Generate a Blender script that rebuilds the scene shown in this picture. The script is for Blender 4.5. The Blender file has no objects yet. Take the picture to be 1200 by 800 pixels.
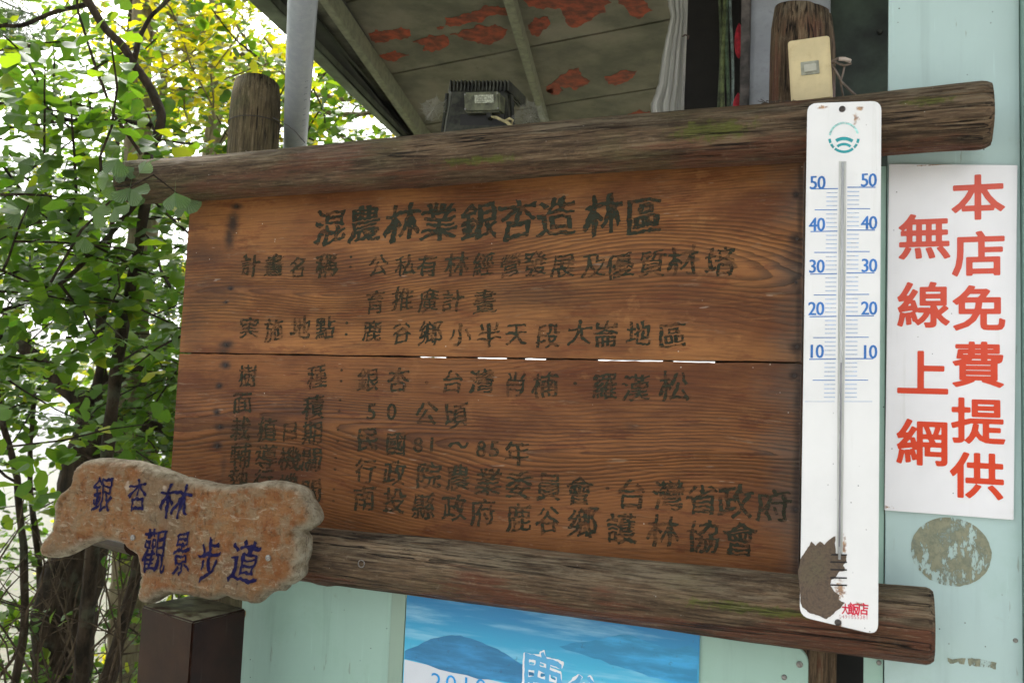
import bpy, bmesh, math, random
import numpy as np
from mathutils import Vector, Matrix, noise as mnoise
from mathutils.geometry import delaunay_2d_cdt

random.seed(7)
rng = np.random.default_rng(7)
S = bpy.context.scene
COL = S.collection

# ---------------------------------------------------------------- camera
FOC = 1050.0                       # focal length in pixels of the 1200 px wide photograph
EX = Vector((2700, 24, -FOC)).normalized()
EZ = Vector(((24 + FOC * .083) / 2700, -1, .083)).normalized()
EY = EZ.cross(EX)
CAM = Vector((0, -1.7025, 1.6))
def wdir(px, py):
    v = Vector(((px - 600) / FOC, (py - 400) / FOC, 1.0))
    return Vector((EX.dot(v), EY.dot(v), EZ.dot(v)))
def P(px, py, Y):                  # point on the vertical plane y = Y
    v = wdir(px, py); return CAM + v * ((Y - CAM.y) / v.y)
def PZ(px, py, Z):                 # point on the level plane z = Z
    v = wdir(px, py); return CAM + v * ((Z - CAM.z) / v.z)
def PD(px, py, t):                 # point at depth t
    return CAM + wdir(px, py) * t
def depth(p):
    return (Vector((EX.z, EY.z, EZ.z))).dot(Vector(p) - CAM)

cd = bpy.data.cameras.new('camera'); cam = bpy.data.objects.new('camera', cd); COL.objects.link(cam)
right = Vector((EX.x, EY.x, EZ.x)); down = Vector((EX.y, EY.y, EZ.y)); fwd = Vector((EX.z, EY.z, EZ.z))
M = Matrix((right, -down, -fwd)).transposed().to_4x4(); M.translation = CAM
cam.matrix_world = M
cd.sensor_width = 36; cd.lens = 36 * FOC / 1200; cd.clip_start = .05; cd.clip_end = 3000
cd.dof.use_dof = True; cd.dof.focus_distance = 1.80; cd.dof.aperture_fstop = 8.0
S.camera = cam

# ---------------------------------------------------------------- light
SUN_EL, SUN_AZ = math.radians(52), math.radians(318)     # azimuth measured from +y clockwise
w = bpy.data.worlds.new('World'); S.world = w; w.use_nodes = True
wn = w.node_tree; wn.nodes.clear()
sky = wn.nodes.new('ShaderNodeTexSky'); sky.sky_type = 'NISHITA'; sky.sun_disc = False
sky.sun_elevation = SUN_EL; sky.sun_rotation = SUN_AZ; sky.air_density = 1.0; sky.dust_density = 6.0; sky.ozone_density = 1.0
hs = wn.nodes.new('ShaderNodeHueSaturation'); hs.inputs['Saturation'].default_value = .16
bg = wn.nodes.new('ShaderNodeBackground'); bg.inputs[1].default_value = .15
wo = wn.nodes.new('ShaderNodeOutputWorld')
wn.links.new(sky.outputs[0], hs.inputs['Color']); wn.links.new(hs.outputs[0], bg.inputs[0]); wn.links.new(bg.outputs[0], wo.inputs[0])
sl = bpy.data.lights.new('sun', 'SUN'); sl.energy = .8; sl.angle = math.radians(18); sl.color = (1, .965, .92)
so = bpy.data.objects.new('sun', sl); COL.objects.link(so); so.location = (0, -5, 8)
sd = Vector((math.sin(SUN_AZ) * math.cos(SUN_EL), math.cos(SUN_AZ) * math.cos(SUN_EL), math.sin(SUN_EL)))
so.rotation_euler = sd.to_track_quat('Z', 'Y').to_euler()
S.view_settings.view_transform = 'Standard'; S.view_settings.look = 'None'
S.view_settings.exposure = 1.78; S.view_settings.gamma = 1.0

# ---------------------------------------------------------------- node helper
class X:
    """a node socket that can be used in arithmetic"""
    def __init__(s, nt, sock): s.nt, s.s = nt, sock
    def _m(s, op, *a):
        n = s.nt.nodes.new('ShaderNodeMath'); n.operation = op
        for i, v in enumerate((s,) + a):
            if isinstance(v, X): s.nt.links.new(v.s, n.inputs[i])
            else: n.inputs[i].default_value = v
        return X(s.nt, n.outputs[0])
    def __add__(s, o): return s._m('ADD', o)
    __radd__ = __add__
    def __mul__(s, o): return s._m('MULTIPLY', o)
    __rmul__ = __mul__
    def __sub__(s, o): return s._m('SUBTRACT', o)
    def __rsub__(s, o): return (s * -1) + o
    def clamp(s): return s._m('MINIMUM', 1.0)._m('MAXIMUM', 0.0)
    def sstep(s, a, b):
        n = s.nt.nodes.new('ShaderNodeMapRange'); n.interpolation_type = 'SMOOTHSTEP'
        s.nt.links.new(s.s, n.inputs[0]); n.inputs[1].default_value = a; n.inputs[2].default_value = b
        return X(s.nt, n.outputs[0])
class Mat:
    def __init__(s, name):
        s.m = bpy.data.materials.new(name); s.m.use_nodes = True; s.nt = s.m.node_tree; s.nt.nodes.clear()
        s.out = s.nt.nodes.new('ShaderNodeOutputMaterial'); s.b = s.nt.nodes.new('ShaderNodeBsdfPrincipled')
        s.nt.links.new(s.b.outputs[0], s.out.inputs[0])
        s.tc = s.nt.nodes.new('ShaderNodeTexCoord')
        s.obj = X(s.nt, s.tc.outputs['Object'])
    def map(s, scale=(1, 1, 1), loc=(0, 0, 0), rot=(0, 0, 0), src=None):
        n = s.nt.nodes.new('ShaderNodeMapping'); n.inputs['Scale'].default_value = scale; n.inputs['Location'].default_value = loc
        n.inputs['Rotation'].default_value = rot
        s.nt.links.new((src or s.obj).s, n.inputs[0]); return X(s.nt, n.outputs[0])
    def noise(s, scale, detail=4, rough=.5, vec=None, dist=0, lac=2):
        n = s.nt.nodes.new('ShaderNodeTexNoise'); n.inputs['Scale'].default_value = scale; n.inputs['Detail'].default_value = detail
        n.inputs['Roughness'].default_value = rough; n.inputs['Distortion'].default_value = dist
        s.nt.links.new((vec or s.obj).s, n.inputs['Vector']); return X(s.nt, n.outputs[0])
    def voro(s, scale, vec=None, feature='F1', out=0):
        n = s.nt.nodes.new('ShaderNodeTexVoronoi'); n.feature = feature; n.inputs['Scale'].default_value = scale
        s.nt.links.new((vec or s.obj).s, n.inputs['Vector']); return X(s.nt, n.outputs[out])
    def xyz(s, v=None):
        n = s.nt.nodes.new('ShaderNodeSeparateXYZ'); s.nt.links.new((v or s.obj).s, n.inputs[0])
        return [X(s.nt, o) for o in n.outputs]
    def mix(s, f, a, b, mode='MIX'):
        n = s.nt.nodes.new('ShaderNodeMix'); n.data_type = 'RGBA'; n.blend_type = mode
        for i, v in ((0, f), (6, a), (7, b)):
            if isinstance(v, X): s.nt.links.new(v.s, n.inputs[i])
            elif i == 0: n.inputs[0].default_value = v
            else: n.inputs[i].default_value = (*v, 1)
        return X(s.nt, n.outputs[2])
    def normal(s):
        g = s.nt.nodes.new('ShaderNodeNewGeometry'); return X(s.nt, g.outputs['Normal'])
    def color(s, c):
        if isinstance(c, X): s.nt.links.new(c.s, s.b.inputs['Base Color'])
        else: s.b.inputs['Base Color'].default_value = (*c, 1)
    def set(s, name, v):
        if isinstance(v, X): s.nt.links.new(v.s, s.b.inputs[name])
        else: s.b.inputs[name].default_value = v
    def bump(s, h, strength=.5, dist=.001):
        n = s.nt.nodes.new('ShaderNodeBump'); n.inputs['Strength'].default_value = strength; n.inputs['Distance'].default_value = dist
        s.nt.links.new(h.s, n.inputs['Height']); s.nt.links.new(n.outputs[0], s.b.inputs['Normal'])
def simple(name, c, rough=.5, var=.15, scale=30, metal=0, bump=0, dirt=None, dirt_scale=6, dirt_amt=.5):
    m = Mat(name); n = m.noise(scale, 5, .6)
    dark = tuple(x * (1 - var * 1.6) for x in c); lite = tuple(min(1, x * (1 + var)) for x in c)
    col = m.mix(n.sstep(.3, .7), dark, lite)
    if dirt:
        col = m.mix(m.noise(dirt_scale, 7, .65).sstep(.5, .8) * dirt_amt, col, dirt)
    m.color(col); m.set('Roughness', rough); m.set('Metallic', metal)
    if bump: m.bump(m.noise(scale * 2, 6, .65), .6, bump)
    return m.m

# ---------------------------------------------------------------- object helper
def tag(o, label=None, cat=None, group=None, kind=None):
    for k, v in (('label', label), ('category', cat), ('group', group), ('kind', kind)):
        if v: o[k] = v
    return o
def thing(name, base, label, cat, group=None):
    o = bpy.data.objects.new(name, None); COL.objects.link(o); o.location = base; o.empty_display_size = .05
    return tag(o, label, cat, group)
def wloc(o):
    v = Vector((0, 0, 0))
    while o: v += o.location; o = o.parent
    return v
class G:
    """geometry gathered in world coordinates, then linked as ONE mesh object"""
    def __init__(s): s.v = []; s.f = []; s.mi = []; s.cur = 0
    def add(s, vs, fs):
        n = len(s.v); s.v += [tuple(v) for v in vs]; s.f += [tuple(i + n for i in f) for f in fs]; s.mi += [s.cur] * len(fs); return s
    def prism(s, pts, off, ):
        pts = [Vector(p) for p in pts]; off = Vector(off); n = len(pts)
        vs = pts + [p + off for p in pts]
        fs = [tuple(range(n)), tuple(range(2 * n - 1, n - 1, -1))] + [(i, i + n, (i + 1) % n + n, (i + 1) % n) for i in range(n)]
        return s.add(vs, fs)
    def box(s, c, size, rot=None):
        c = Vector(c); h = [x / 2 for x in size]
        vs = [Vector((x * h[0], y * h[1], z * h[2])) for x in (-1, 1) for y in (-1, 1) for z in (-1, 1)]
        if rot: vs = [rot @ v for v in vs]
        return s.add([c + v for v in vs], [(0, 1, 3, 2), (4, 6, 7, 5), (0, 4, 5, 1), (2, 3, 7, 6), (0, 2, 6, 4), (1, 5, 7, 3)])
    def tube(s, pts, rad, seg=8, cap=True):
        pts = [Vector(p) for p in pts]; n = len(pts)
        if not hasattr(rad, '__len__'): rad = [rad] * n
        vs = []; fs = []; up = None
        for i, p in enumerate(pts):
            t = (pts[min(i + 1, n - 1)] - pts[max(i - 1, 0)])
            if t.length < 1e-9: t = Vector((0, 0, 1))
            t.normalize()
            if up is None: up = t.orthogonal().normalized()
            a = (up - t * up.dot(t))
            a = a.normalized() if a.length > 1e-6 else t.orthogonal().normalized()
            up = a; b = t.cross(a)
            for k in range(seg):
                q = 2 * math.pi * k / seg; vs.append(p + (a * math.cos(q) + b * math.sin(q)) * rad[i])
        for i in range(n - 1):
            for k in range(seg):
                k2 = (k + 1) % seg; fs.append((i * seg + k, i * seg + k2, (i + 1) * seg + k2, (i + 1) * seg + k))
        if cap: fs += [tuple(range(seg))[::-1], tuple(range((n - 1) * seg, n * seg))]
        return s.add(vs, fs)
    def build(s, name, mat, parent=None, smooth=False, bevel=0, loc=None, recalc=True):
        me = bpy.data.meshes.new(name)
        o = bpy.data.objects.new(name, me); COL.objects.link(o)
        if parent: o.parent = parent
        base = wloc(parent) if parent else Vector(loc or (0, 0, 0))
        if not parent: o.location = base
        me.from_pydata([tuple(Vector(v) - base) for v in s.v], [], s.f)
        for m in (mat if isinstance(mat, (list, tuple)) else [mat]): me.materials.append(m)
        if any(s.mi): me.polygons.foreach_set('material_index', s.mi)
        if recalc or bevel:
            bm = bmesh.new(); bm.from_mesh(me); bmesh.ops.recalc_face_normals(bm, faces=bm.faces)
            if bevel:
                bmesh.ops.bevel(bm, geom=[e for e in bm.edges if len(e.link_faces) == 2 and e.calc_face_angle(0) > .5], offset=bevel, segments=2, affect='EDGES', clamp_overlap=True)
            bm.to_mesh(me); bm.free()
        if smooth: me.polygons.foreach_set('use_smooth', [True] * len(me.polygons))
        me.update(); return o
def smooth_poly(pts, it=1, amp=0):
    for _ in range(it):
        q = []
        for i, p in enumerate(pts):
            n = pts[(i + 1) % len(pts)]
            m = ((p[0] + n[0]) / 2, (p[1] + n[1]) / 2)
            L = math.hypot(n[0] - p[0], n[1] - p[1]); j = amp * L
            q += [p, (m[0] + random.uniform(-j, j), m[1] + random.uniform(-j, j))]
        pts = q
    return pts

# ---------------------------------------------------------------- lettering
_gc = {}
def outline(ch):
    """boundary segments of a character of the built-in font, in em units"""
    if ch in _gc: return _gc[ch]
    cu = bpy.data.curves.new('t', 'FONT'); cu.body = ch; cu.resolution_u = 3
    o = bpy.data.objects.new('t', cu); COL.objects.link(o)
    me = bpy.data.meshes.new_from_object(o)
    bm = bmesh.new(); bm.from_mesh(me); bmesh.ops.remove_doubles(bm, verts=bm.verts, dist=1e-5)
    seg = np.array([[*e.verts[0].co[:2], *e.verts[1].co[:2]] for e in bm.edges if len(e.link_faces) == 1])
    bm.free(); bpy.data.objects.remove(o); bpy.data.curves.remove(cu); bpy.data.meshes.remove(me)
    _gc[ch] = seg; return seg
_gs = {}
def glyph(ch, bx, by, brush, seed, fine=False):
    """the character redrawn with thickened, rounded strokes: contour of a distance field"""
    k = (ch, bx, by, brush, seed, fine)
    if k in _gs: return _gs[k]
    sg = outline(ch); s = .0145 if ord(ch) > 300 else .011
    x0, y0, x1, y1 = min(sg[:, 0].min(), sg[:, 2].min()) - .07, min(sg[:, 1].min(), sg[:, 3].min()) - .07, max(sg[:, 0].max(), sg[:, 2].max()) + .07, max(sg[:, 1].max(), sg[:, 3].max()) + .07
    gx = np.arange(x0, x1 + s, s); gy = np.arange(y0, y1 + s, s); XX, YY = np.meshgrid(gx, gy)
    q = np.stack([XX.ravel(), YY.ravel()], 1)
    if brush:      # a brush wavers: bend the sampling place a little
        w1 = np.array([mnoise.noise_vector(Vector((x * 3.0, y * 3.0, seed)))[:2] for x, y in q]) * .050 * brush
        w2 = np.array([mnoise.noise_vector(Vector((x * 10, y * 10, seed + 9)))[:2] for x, y in q]) * .020 * brush
        qs = q + w1 + w2
    else: qs = q
    ay = bx / max(by, 1e-4) if bx > by else 1.0      # stretch so that level strokes stay thinner
    S2 = np.array([1, ay]); A = sg[:, :2]; B = sg[:, 2:]
    ins = np.zeros(len(q), bool); d = np.full(len(q), 9.0)
    for a_, b_ in zip(A, B):
        if a_[1] != b_[1]:
            hit = ((a_[1] > qs[:, 1]) != (b_[1] > qs[:, 1])) & (qs[:, 0] < (b_[0] - a_[0]) * (qs[:, 1] - a_[1]) / (b_[1] - a_[1]) + a_[0])
            ins ^= hit
        aa = a_ * S2; ab = (b_ - a_) * S2; L = (ab * ab).sum()
        if L < 1e-12: continue
        r = qs * S2 - aa; t = np.clip((r @ ab) / L, 0, 1)
        e = r - t[:, None] * ab; d = np.minimum(d, (e * e).sum(1))
    sd = np.sqrt(d) * np.where(ins, 1, -1) + bx
    if brush:
        sd += np.array([mnoise.noise(Vector((x * 7, y * 7, seed + 3))) * .010 + mnoise.noise(Vector((x * 26, y * 26, seed + 5))) * .006 for x, y in q]) * brush
    D = sd.reshape(XX.shape); ny, nx = D.shape; vs = []; fs = []; vid = {}
    def vert(key, x, y):
        if key not in vid: vid[key] = len(vs); vs.append((x, y))
        return vid[key]
    full = (D > 0); cell = full[:-1, :-1] & full[1:, :-1] & full[:-1, 1:] & full[1:, 1:]; anyc = full[:-1, :-1] | full[1:, :-1] | full[:-1, 1:] | full[1:, 1:]
    for j in range(ny - 1):
        i = 0
        while i < nx - 1:
            if cell[j, i]:
                k2 = i
                while k2 < nx - 1 and cell[j, k2] and not (fine and k2 > i): k2 += 1
                fs.append((vert((i, j, 0), gx[i], gy[j]), vert((k2, j, 0), gx[k2], gy[j]), vert((k2, j + 1, 0), gx[k2], gy[j + 1]), vert((i, j + 1, 0), gx[i], gy[j + 1])))
                i = k2; continue
            if anyc[j, i]:
                c = [(i, j), (i + 1, j), (i + 1, j + 1), (i, j + 1)]; poly = []
                for n in range(4):
                    (i1, j1), (i2, j2) = c[n], c[(n + 1) % 4]; d1, d2 = D[j1, i1], D[j2, i2]
                    if d1 > 0: poly.append(vert((i1, j1, 0), gx[i1], gy[j1]))
                    if (d1 > 0) != (d2 > 0):
                        t = d1 / (d1 - d2); kk = (min(i1, i2), min(j1, j2), 1 if j1 == j2 else 2)
                        poly.append(vert(kk, gx[i1] + (gx[i2] - gx[i1]) * t, gy[j1] + (gy[j2] - gy[j1]) * t))
                if len(poly) > 2: fs.append(tuple(poly))
            i += 1
    r = (np.array(vs), fs); _gs[k] = r; return r
def put(g, ch, center, h, U, V, bold=.0, brush=0, wid=1.0, rot=0.0, shear=0.0, em=True, by=None, fine=False):
    v, f = glyph(ch, bold, bold if by is None else by, brush, random.uniform(0, 50) if brush else 0, fine)
    v = v.copy()
    if em: v[:, 0] -= .5; v[:, 1] -= .38
    else: v[:, 0] -= (v[:, 0].min() + v[:, 0].max()) / 2; v[:, 1] -= .34
    v[:, 1] += shear * v[:, 0]
    c, s_ = math.cos(rot), math.sin(rot)
    x = v[:, 0] * wid; y = v[:, 1]
    x, y = x * c - y * s_, x * s_ + y * c
    C = Vector(center); U = Vector(U); V = Vector(V)
    g.add([C + U * (a * h) + V * (b * h) for a, b in zip(x, y)], f)
UX, UZ = Vector((1, 0, 0)), Vector((0, 0, 1))

# ================================================================ materials
def wood_board(name, base, dark, zc, xc, kx, seed, spots, root):
    """flat-sawn plank: growth rings cut lengthwise, nail stains and wear at given places"""
    m = Mat(name); x, y, z = m.xyz()
    lf = m.noise(1.0, 1, .4, m.map((1.2, 1, 3.2), (seed, 0, 0))) - .5
    lf2 = m.noise(1.0, 2, .5, m.map((3, 1, 12), (seed + 5, 0, 3))) - .5
    zz = z - zc + lf * .20 + lf2 * .02
    dd = (x - xc) * kx + lf * .08
    r = (zz * zz + dd * dd)._m('SQRT')
    ring = (r * 135.0 + m.noise(1, 3, .6, m.map((2, 1, 40), (seed, 0, 0))) * .9 + m.noise(1, 4, .6, m.map((3.5, 1, 14), (seed, 7, 0))) * 2.2)._m('FRACT')
    line = ring.sstep(.25, .92) * (1 - ring.sstep(.93, 1.0))
    vis = ((1 - (zz._m('ABSOLUTE')).sstep(.035, .13)) * .85 + m.noise(1, 4, .6, m.map((2.6, 1, 9), (seed + 9, 0, 0))).sstep(.45, .68) * .55 + .10).clamp()
    fib = m.noise(1, 4, .65, m.map((7, 1, 290), (seed, 0, 0)))
    pale = tuple(min(1, b * 1.35) for b in base)
    c = m.mix(m.noise(1, 6, .6, m.map((2.2, 1, 9), (seed, 1, 0))).sstep(.35, .7), base, pale)
    c = m.mix(m.noise(1, 6, .6, m.map((2.6, 1, 7), (seed + 3, 1, 0))).sstep(.45, .66) * .85, c, tuple(b * k for b, k in zip(base, (.55, .43, .42))))
    c = m.mix(m.noise(1, 8, .7, m.map((9, 1, 34), (seed + 13, 1, 0))).sstep(.54, .62) * .6, c, tuple(b * k for b, k in zip(base, (.62, .42, .4))))
    c = m.mix(m.noise(1, 7, .7, m.map((14, 1, 18), (seed + 15, 1, 0))).sstep(.58, .68) * .45, c, tuple(b * k for b, k in zip(base, (1.5, 1.7, 1.9))))
    c = m.mix(line * vis * .62, c, dark)
    c = m.mix(fib.sstep(.50, .64) * .42, c, dark)
    c = m.mix(m.noise(1, 7, .7, m.map((7, 1, 90), (seed + 30, 0, 0))).sstep(.56, .66) * .4, c, tuple(b * k for b, k in zip(base, (1.35, 1.5, 1.6))))
    c = m.mix(m.noise(1, 7, .7, m.map((2.0, 1, 5.5), (seed + 21, 1, 0))).sstep(.50, .62) * .55, c, tuple(b * k for b, k in zip(base, (.38, .30, .30))))
    # grey weathering at the right hand end
    gx = (x + m.noise(1, 5, .6, m.map((7, 1, 9))) * .22).sstep(-.07 + .0, .10)
    X0 = -.1003 - root.x
    gx = (x - X0 + m.noise(1, 5, .6, m.map((7, 1, 11), (2, 0, 0))) * .22).sstep(.03, .17)
    c = m.mix(gx * .75, c, (.13, .11, .09)); c = m.mix(gx * line * .6, c, (.03, .026, .022))
    st = None
    for (p, rx, rz, k) in spots:
        ax = (x - (p.x - root.x)) * (1 / rx); az = (z - (p.z - root.z)) * (1 / rz)
        d = (ax * ax + az * az)._m('SQRT') + (m.noise(28, 3, .6) - .5) * 1.0
        e = (1 - d.sstep(.1, 1.15)) * k
        st = e if st is None else st._m('MAXIMUM', e)
    c = m.mix(st, c, (.018, .014, .012))
    # thin scratches and droppings
    wsp = m.noise(1, 2, .4, m.map((16, 1, 120), (4, 0, seed), (0, .25, 0))).sstep(.73, .76)
    c = m.mix(m.noise(1, 7, .7, m.map((10, 1, 55), (seed + 40, 0, 0))).sstep(.60, .68) * .4, c, (.27, .19, .12))
    c = m.mix(wsp * .4, c, (.5, .42, .34))
    sp = m.voro(55, m.map((1, 1, 1))).sstep(.05, .085)
    sel = m.noise(9, 2, .5, m.map((1, 1, 1), (seed, 4, 2))).sstep(.60, .64)
    c = m.mix((1 - sp) * sel * .7, c, (.62, .56, .48))
    m.color(c); m.set('Roughness', (m.noise(14, 4) * .3 + .36)); m.set('Specular IOR Level', .22)
    m.bump(fib * .5 - line * vis * .9 + m.noise(40, 5, .6) * .3, 1.0, .002)
    return m.m

def log_mat(name, moss_at, root, axis='x', red=.5, green=.5, dark=1.0):
    m = Mat(name); x, y, z = m.xyz()
    st = (3, 34, 34) if axis == 'x' else (34, 34, 3)
    fine = (16, 250, 250) if axis == 'x' else (250, 250, 16)
    a = m.noise(1, 8, .75, m.map(st)); f = m.noise(1, 6, .7, m.map(fine))
    big = m.noise(1, 4, .6, m.map((2.2, 7, 7) if axis == 'x' else (8, 8, 3), (3, 0, 0)))
    n = m.xyz(m.normal())
    k = dark
    c = m.mix(a.sstep(.36, .66), (.056 * k, .036 * k, .020 * k), (.205 * k, .138 * k, .080 * k))
    rd = (big + n[2] * -.10 + (a - .5) * .5).sstep(.50, .62) * red * 1.35
    c = m.mix(rd * .9, c, (.115 * k, .044 * k, .022 * k))
    c = m.mix(rd * f.sstep(.5, .7) * .6, c, (.17 * k, .075 * k, .04 * k))
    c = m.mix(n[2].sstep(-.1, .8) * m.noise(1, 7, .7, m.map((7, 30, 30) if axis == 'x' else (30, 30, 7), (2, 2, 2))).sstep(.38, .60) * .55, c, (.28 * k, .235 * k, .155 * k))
    if green >= .9: c = m.mix(.55, c, (.105, .100, .048))
    if axis == 'x': c = m.mix((1 - x.sstep(-.75, -.2)) * m.noise(1, 6, .7, m.map((4, 12, 12), (0, 7, 0))).sstep(.40, .58) * green * 1.2, c, (.080, .078, .028))
    gn = (m.noise(1, 5, .65, m.map((5, 9, 9), (8, 2, 1))) + n[2] * .04).sstep(.52, .68) * green
    c = m.mix(gn * .85, c, (.085, .086, .036))
    for (p, rx, rz) in moss_at:
        ax = (x - (p.x - root.x)) * (1 / rx); az = (z - (p.z - root.z)) * (1 / rz)
        d = (ax * ax + az * az)._m('SQRT') + (m.noise(45, 8, .8) - .5) * 4.5
        c = m.mix((1 - d.sstep(.3, 1.0)) * .8, c, (.10, .118, .018))
    crack = m.noise(1, 3, .5, m.map((1.6, 60, 60) if axis == 'x' else (60, 60, 1.6), (1, 2, 3)))
    ck = 1 - (crack - .5)._m('ABSOLUTE').sstep(.004, .02)
    ckm = m.noise(1, 2, .5, m.map((1.5, 10, 10), (5, 5, 5))).sstep(.46, .56)
    c = m.mix(ck * ckm * .95, c, (.010, .008, .006))
    c = m.mix(m.noise(70, 6, .75).sstep(.55, .72) * .35, c, (.26 * k, .21 * k, .15 * k))
    c = m.mix(f.sstep(.50, .60) * .62, c, (.026 * k, .018 * k, .012 * k))
    c = m.mix((1 - f.sstep(.36, .44)) * .3, c, (.33 * k, .27 * k, .17 * k))
    c = m.mix(m.noise(110, 3, .7).sstep(.72, .76) * .6, c, (.5, .48, .43))
    m.color(c); m.set('Roughness', .78 - rd * .3); m.set('Specular IOR Level', .2)
    m.bump(f * 1.0 + a * 1.4 - ck * ckm * 3.0, 1.0, .006)
    return m.m

def teal_mat(name, c0, streak=.3):
    m = Mat(name)
    c = m.mix(m.noise(1.6, 6, .6).sstep(.3, .7), tuple(x * .93 for x in c0), tuple(x * 1.05 for x in c0))
    c = m.mix(m.noise(1, 6, .65, m.map((26, 26, 1.6))).sstep(.52, .70) * streak * 1.4, c, tuple(x * .80 for x in c0))
    c = m.mix(m.noise(1, 6, .7, m.map((70, 70, 3), (8, 1, 0))).sstep(.62, .72) * .5, c, tuple(min(1, x * 1.22) for x in c0))
    c = m.mix(m.noise(3.2, 7, .7).sstep(.52, .66) * .3, c, tuple(a * b for a, b in zip(c0, (.72, .80, .70))))
    c = m.mix(m.noise(22, 6, .7).sstep(.60, .78) * .35, c, (.22, .24, .16))
    c = m.mix(1 - m.voro(38).sstep(.035, .06) , c, m.mix(m.noise(5, 2).sstep(.52, .56), (.05, .055, .04), c0))
    c = m.mix(m.noise(1, 4, .5, m.map((90, 90, 14), (0, 0, 5), (0, .5, 0))).sstep(.70, .73) * .45, c, (.20, .22, .15))
    m.color(c); m.set('Roughness', m.noise(6, 4) * .2 + .34); m.set('Specular IOR Level', .4)
    m.bump(m.noise(9, 5, .6) + m.noise(120, 3) * .08, .25, .002)
    return m.m

def white_mat(name, rust_pts=(), root=Vector((0, 0, 0)), base=(.80, .805, .79)):
    m = Mat(name); x, y, z = m.xyz()
    c = m.mix(m.noise(5, 6, .6).sstep(.35, .75), base, tuple(b * .9 for b in base))
    c = m.mix(m.noise(16, 7, .72).sstep(.60, .80) * .45, c, (.60, .59, .52))
    c = m.mix(m.noise(1, 6, .7, m.map((55, 55, 3), (3, 3, 0))).sstep(.58, .75) * .3, c, (.60, .60, .55))
    c = m.mix(1 - m.voro(45, m.map((1, 1, 1), (7, 0, 0))).sstep(.03, .05), c, m.mix(m.noise(7, 2).sstep(.55, .6), (.08, .08, .07), base))
    for (p, rx, rz) in rust_pts:
        ax = (x - (p.x - root.x)) * (1 / rx); az = (z - (p.z - root.z)) * (1 / rz)
        d = (ax * ax + az * az)._m('SQRT') + (m.noise(110, 5, .75) - .5) * 3.2
        c = m.mix((1 - d.sstep(.2, .9)) * .9, c, m.mix(m.noise(200, 3).sstep(.4, .6), (.42, .22, .07), (.20, .085, .03)))
    m.color(c); m.set('Roughness', .33)
    m.bump(m.noise(60, 5, .6), .12, .001)
    return m.m

def ink_mat(name, c, worn=.5, scale=90, rough=.7, alpha=1.0, spec=.08):
    """flat paint that has flaked where the noise is high"""
    m = Mat(name)
    n = m.noise(scale, 6, .7) * .6 + m.noise(1, 4, .6, m.map((25, 1, 220))) * .4
    big = m.noise(7, 3, .5) * .10
    lo = .62 - worn * .16
    gone = (n + big).sstep(lo, lo + .10)
    m.color(m.mix(m.noise(30, 4).sstep(.3, .7), c, tuple(x * 1.45 for x in c))); m.set('Roughness', rough); m.set('Specular IOR Level', spec)
    m.set('Alpha', (1 - gone * (.35 + worn * .5)) * alpha)
    return m.m

def leaf_mat(name, cols, trans=.5, veins=False):
    m = Mat(name)
    g = m.nt.nodes.new('ShaderNodeNewGeometry'); oi = m.nt.nodes.new('ShaderNodeObjectInfo')
    r = (X(m.nt, g.outputs['Random Per Island']) + X(m.nt, oi.outputs['Random']))._m('FRACT')
    cr = m.nt.nodes.new('ShaderNodeValToRGB'); m.nt.links.new(r.s, cr.inputs[0]); e = cr.color_ramp.elements
    n = len(cols); e[0].color = (*cols[0], 1); e[0].position = 0; e[1].color = (*cols[-1], 1); e[1].position = 1
    for i in range(1, n - 1): q = e.new(i / (n - 1)); q.color = (*cols[i], 1)
    c = m.mix(m.noise(40, 3).sstep(.3, .75) * .35, X(m.nt, cr.outputs[0]), (.16, .20, .03))
    if veins:
        x, y, z = m.xyz(); an = x._m('ARCTAN2', y) * 42.0; ve = (an._m('SINE') + 1) * .5
        c = m.mix(ve.sstep(.6, 1.0) * .35, c, (.12, .19, .10)); c = m.mix(m.noise(3.5, 5, .6).sstep(.5, .7) * .35, c, (.14, .17, .09)); m.bump(ve, .5, .01)
    m.color(c); m.set('Roughness', .38 if veins else .45); m.set('Specular IOR Level', .5 if veins else .3)
    t = m.nt.nodes.new('ShaderNodeBsdfTranslucent'); mx = m.nt.nodes.new('ShaderNodeMixShader'); mx.inputs[0].default_value = trans
    c2 = m.mix(1.0, c, (1.7, 1.75, .5), 'MULTIPLY')
    m.nt.links.new(c2.s, t.inputs[0]); m.nt.links.new(m.b.outputs[0], mx.inputs[1]); m.nt.links.new(t.outputs[0], mx.inputs[2])
    m.nt.links.new(mx.outputs[0], m.out.inputs[0]); return m.m

def bark_mat(name, a, b, lichen=.3):
    m = Mat(name)
    n = m.noise(1, 7, .65, m.map((26, 26, 7))); q = m.noise(9, 5, .6)
    c = m.mix(n.sstep(.35, .65), a, b); c = m.mix(q.sstep(.55, .68) * lichen, c, (.14, .16, .10))
    m.color(c); m.set('Roughness', .9); m.set('Specular IOR Level', .12); m.bump(n + q * .5 + m.noise(1, 5, .6, m.map((9, 9, 2.5))), 1, .02); return m.m

M_dark = simple('near black painted shade', (.018, .016, .014), .8)  # near black, standing in for shade in gaps and the interior
M_screw = simple('dull steel screw', (.25, .24, .22), .45, .3, 300, .8)
M_rustnail = simple('rusty nail', (.03, .022, .018), .7, .4, 300)

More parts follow.
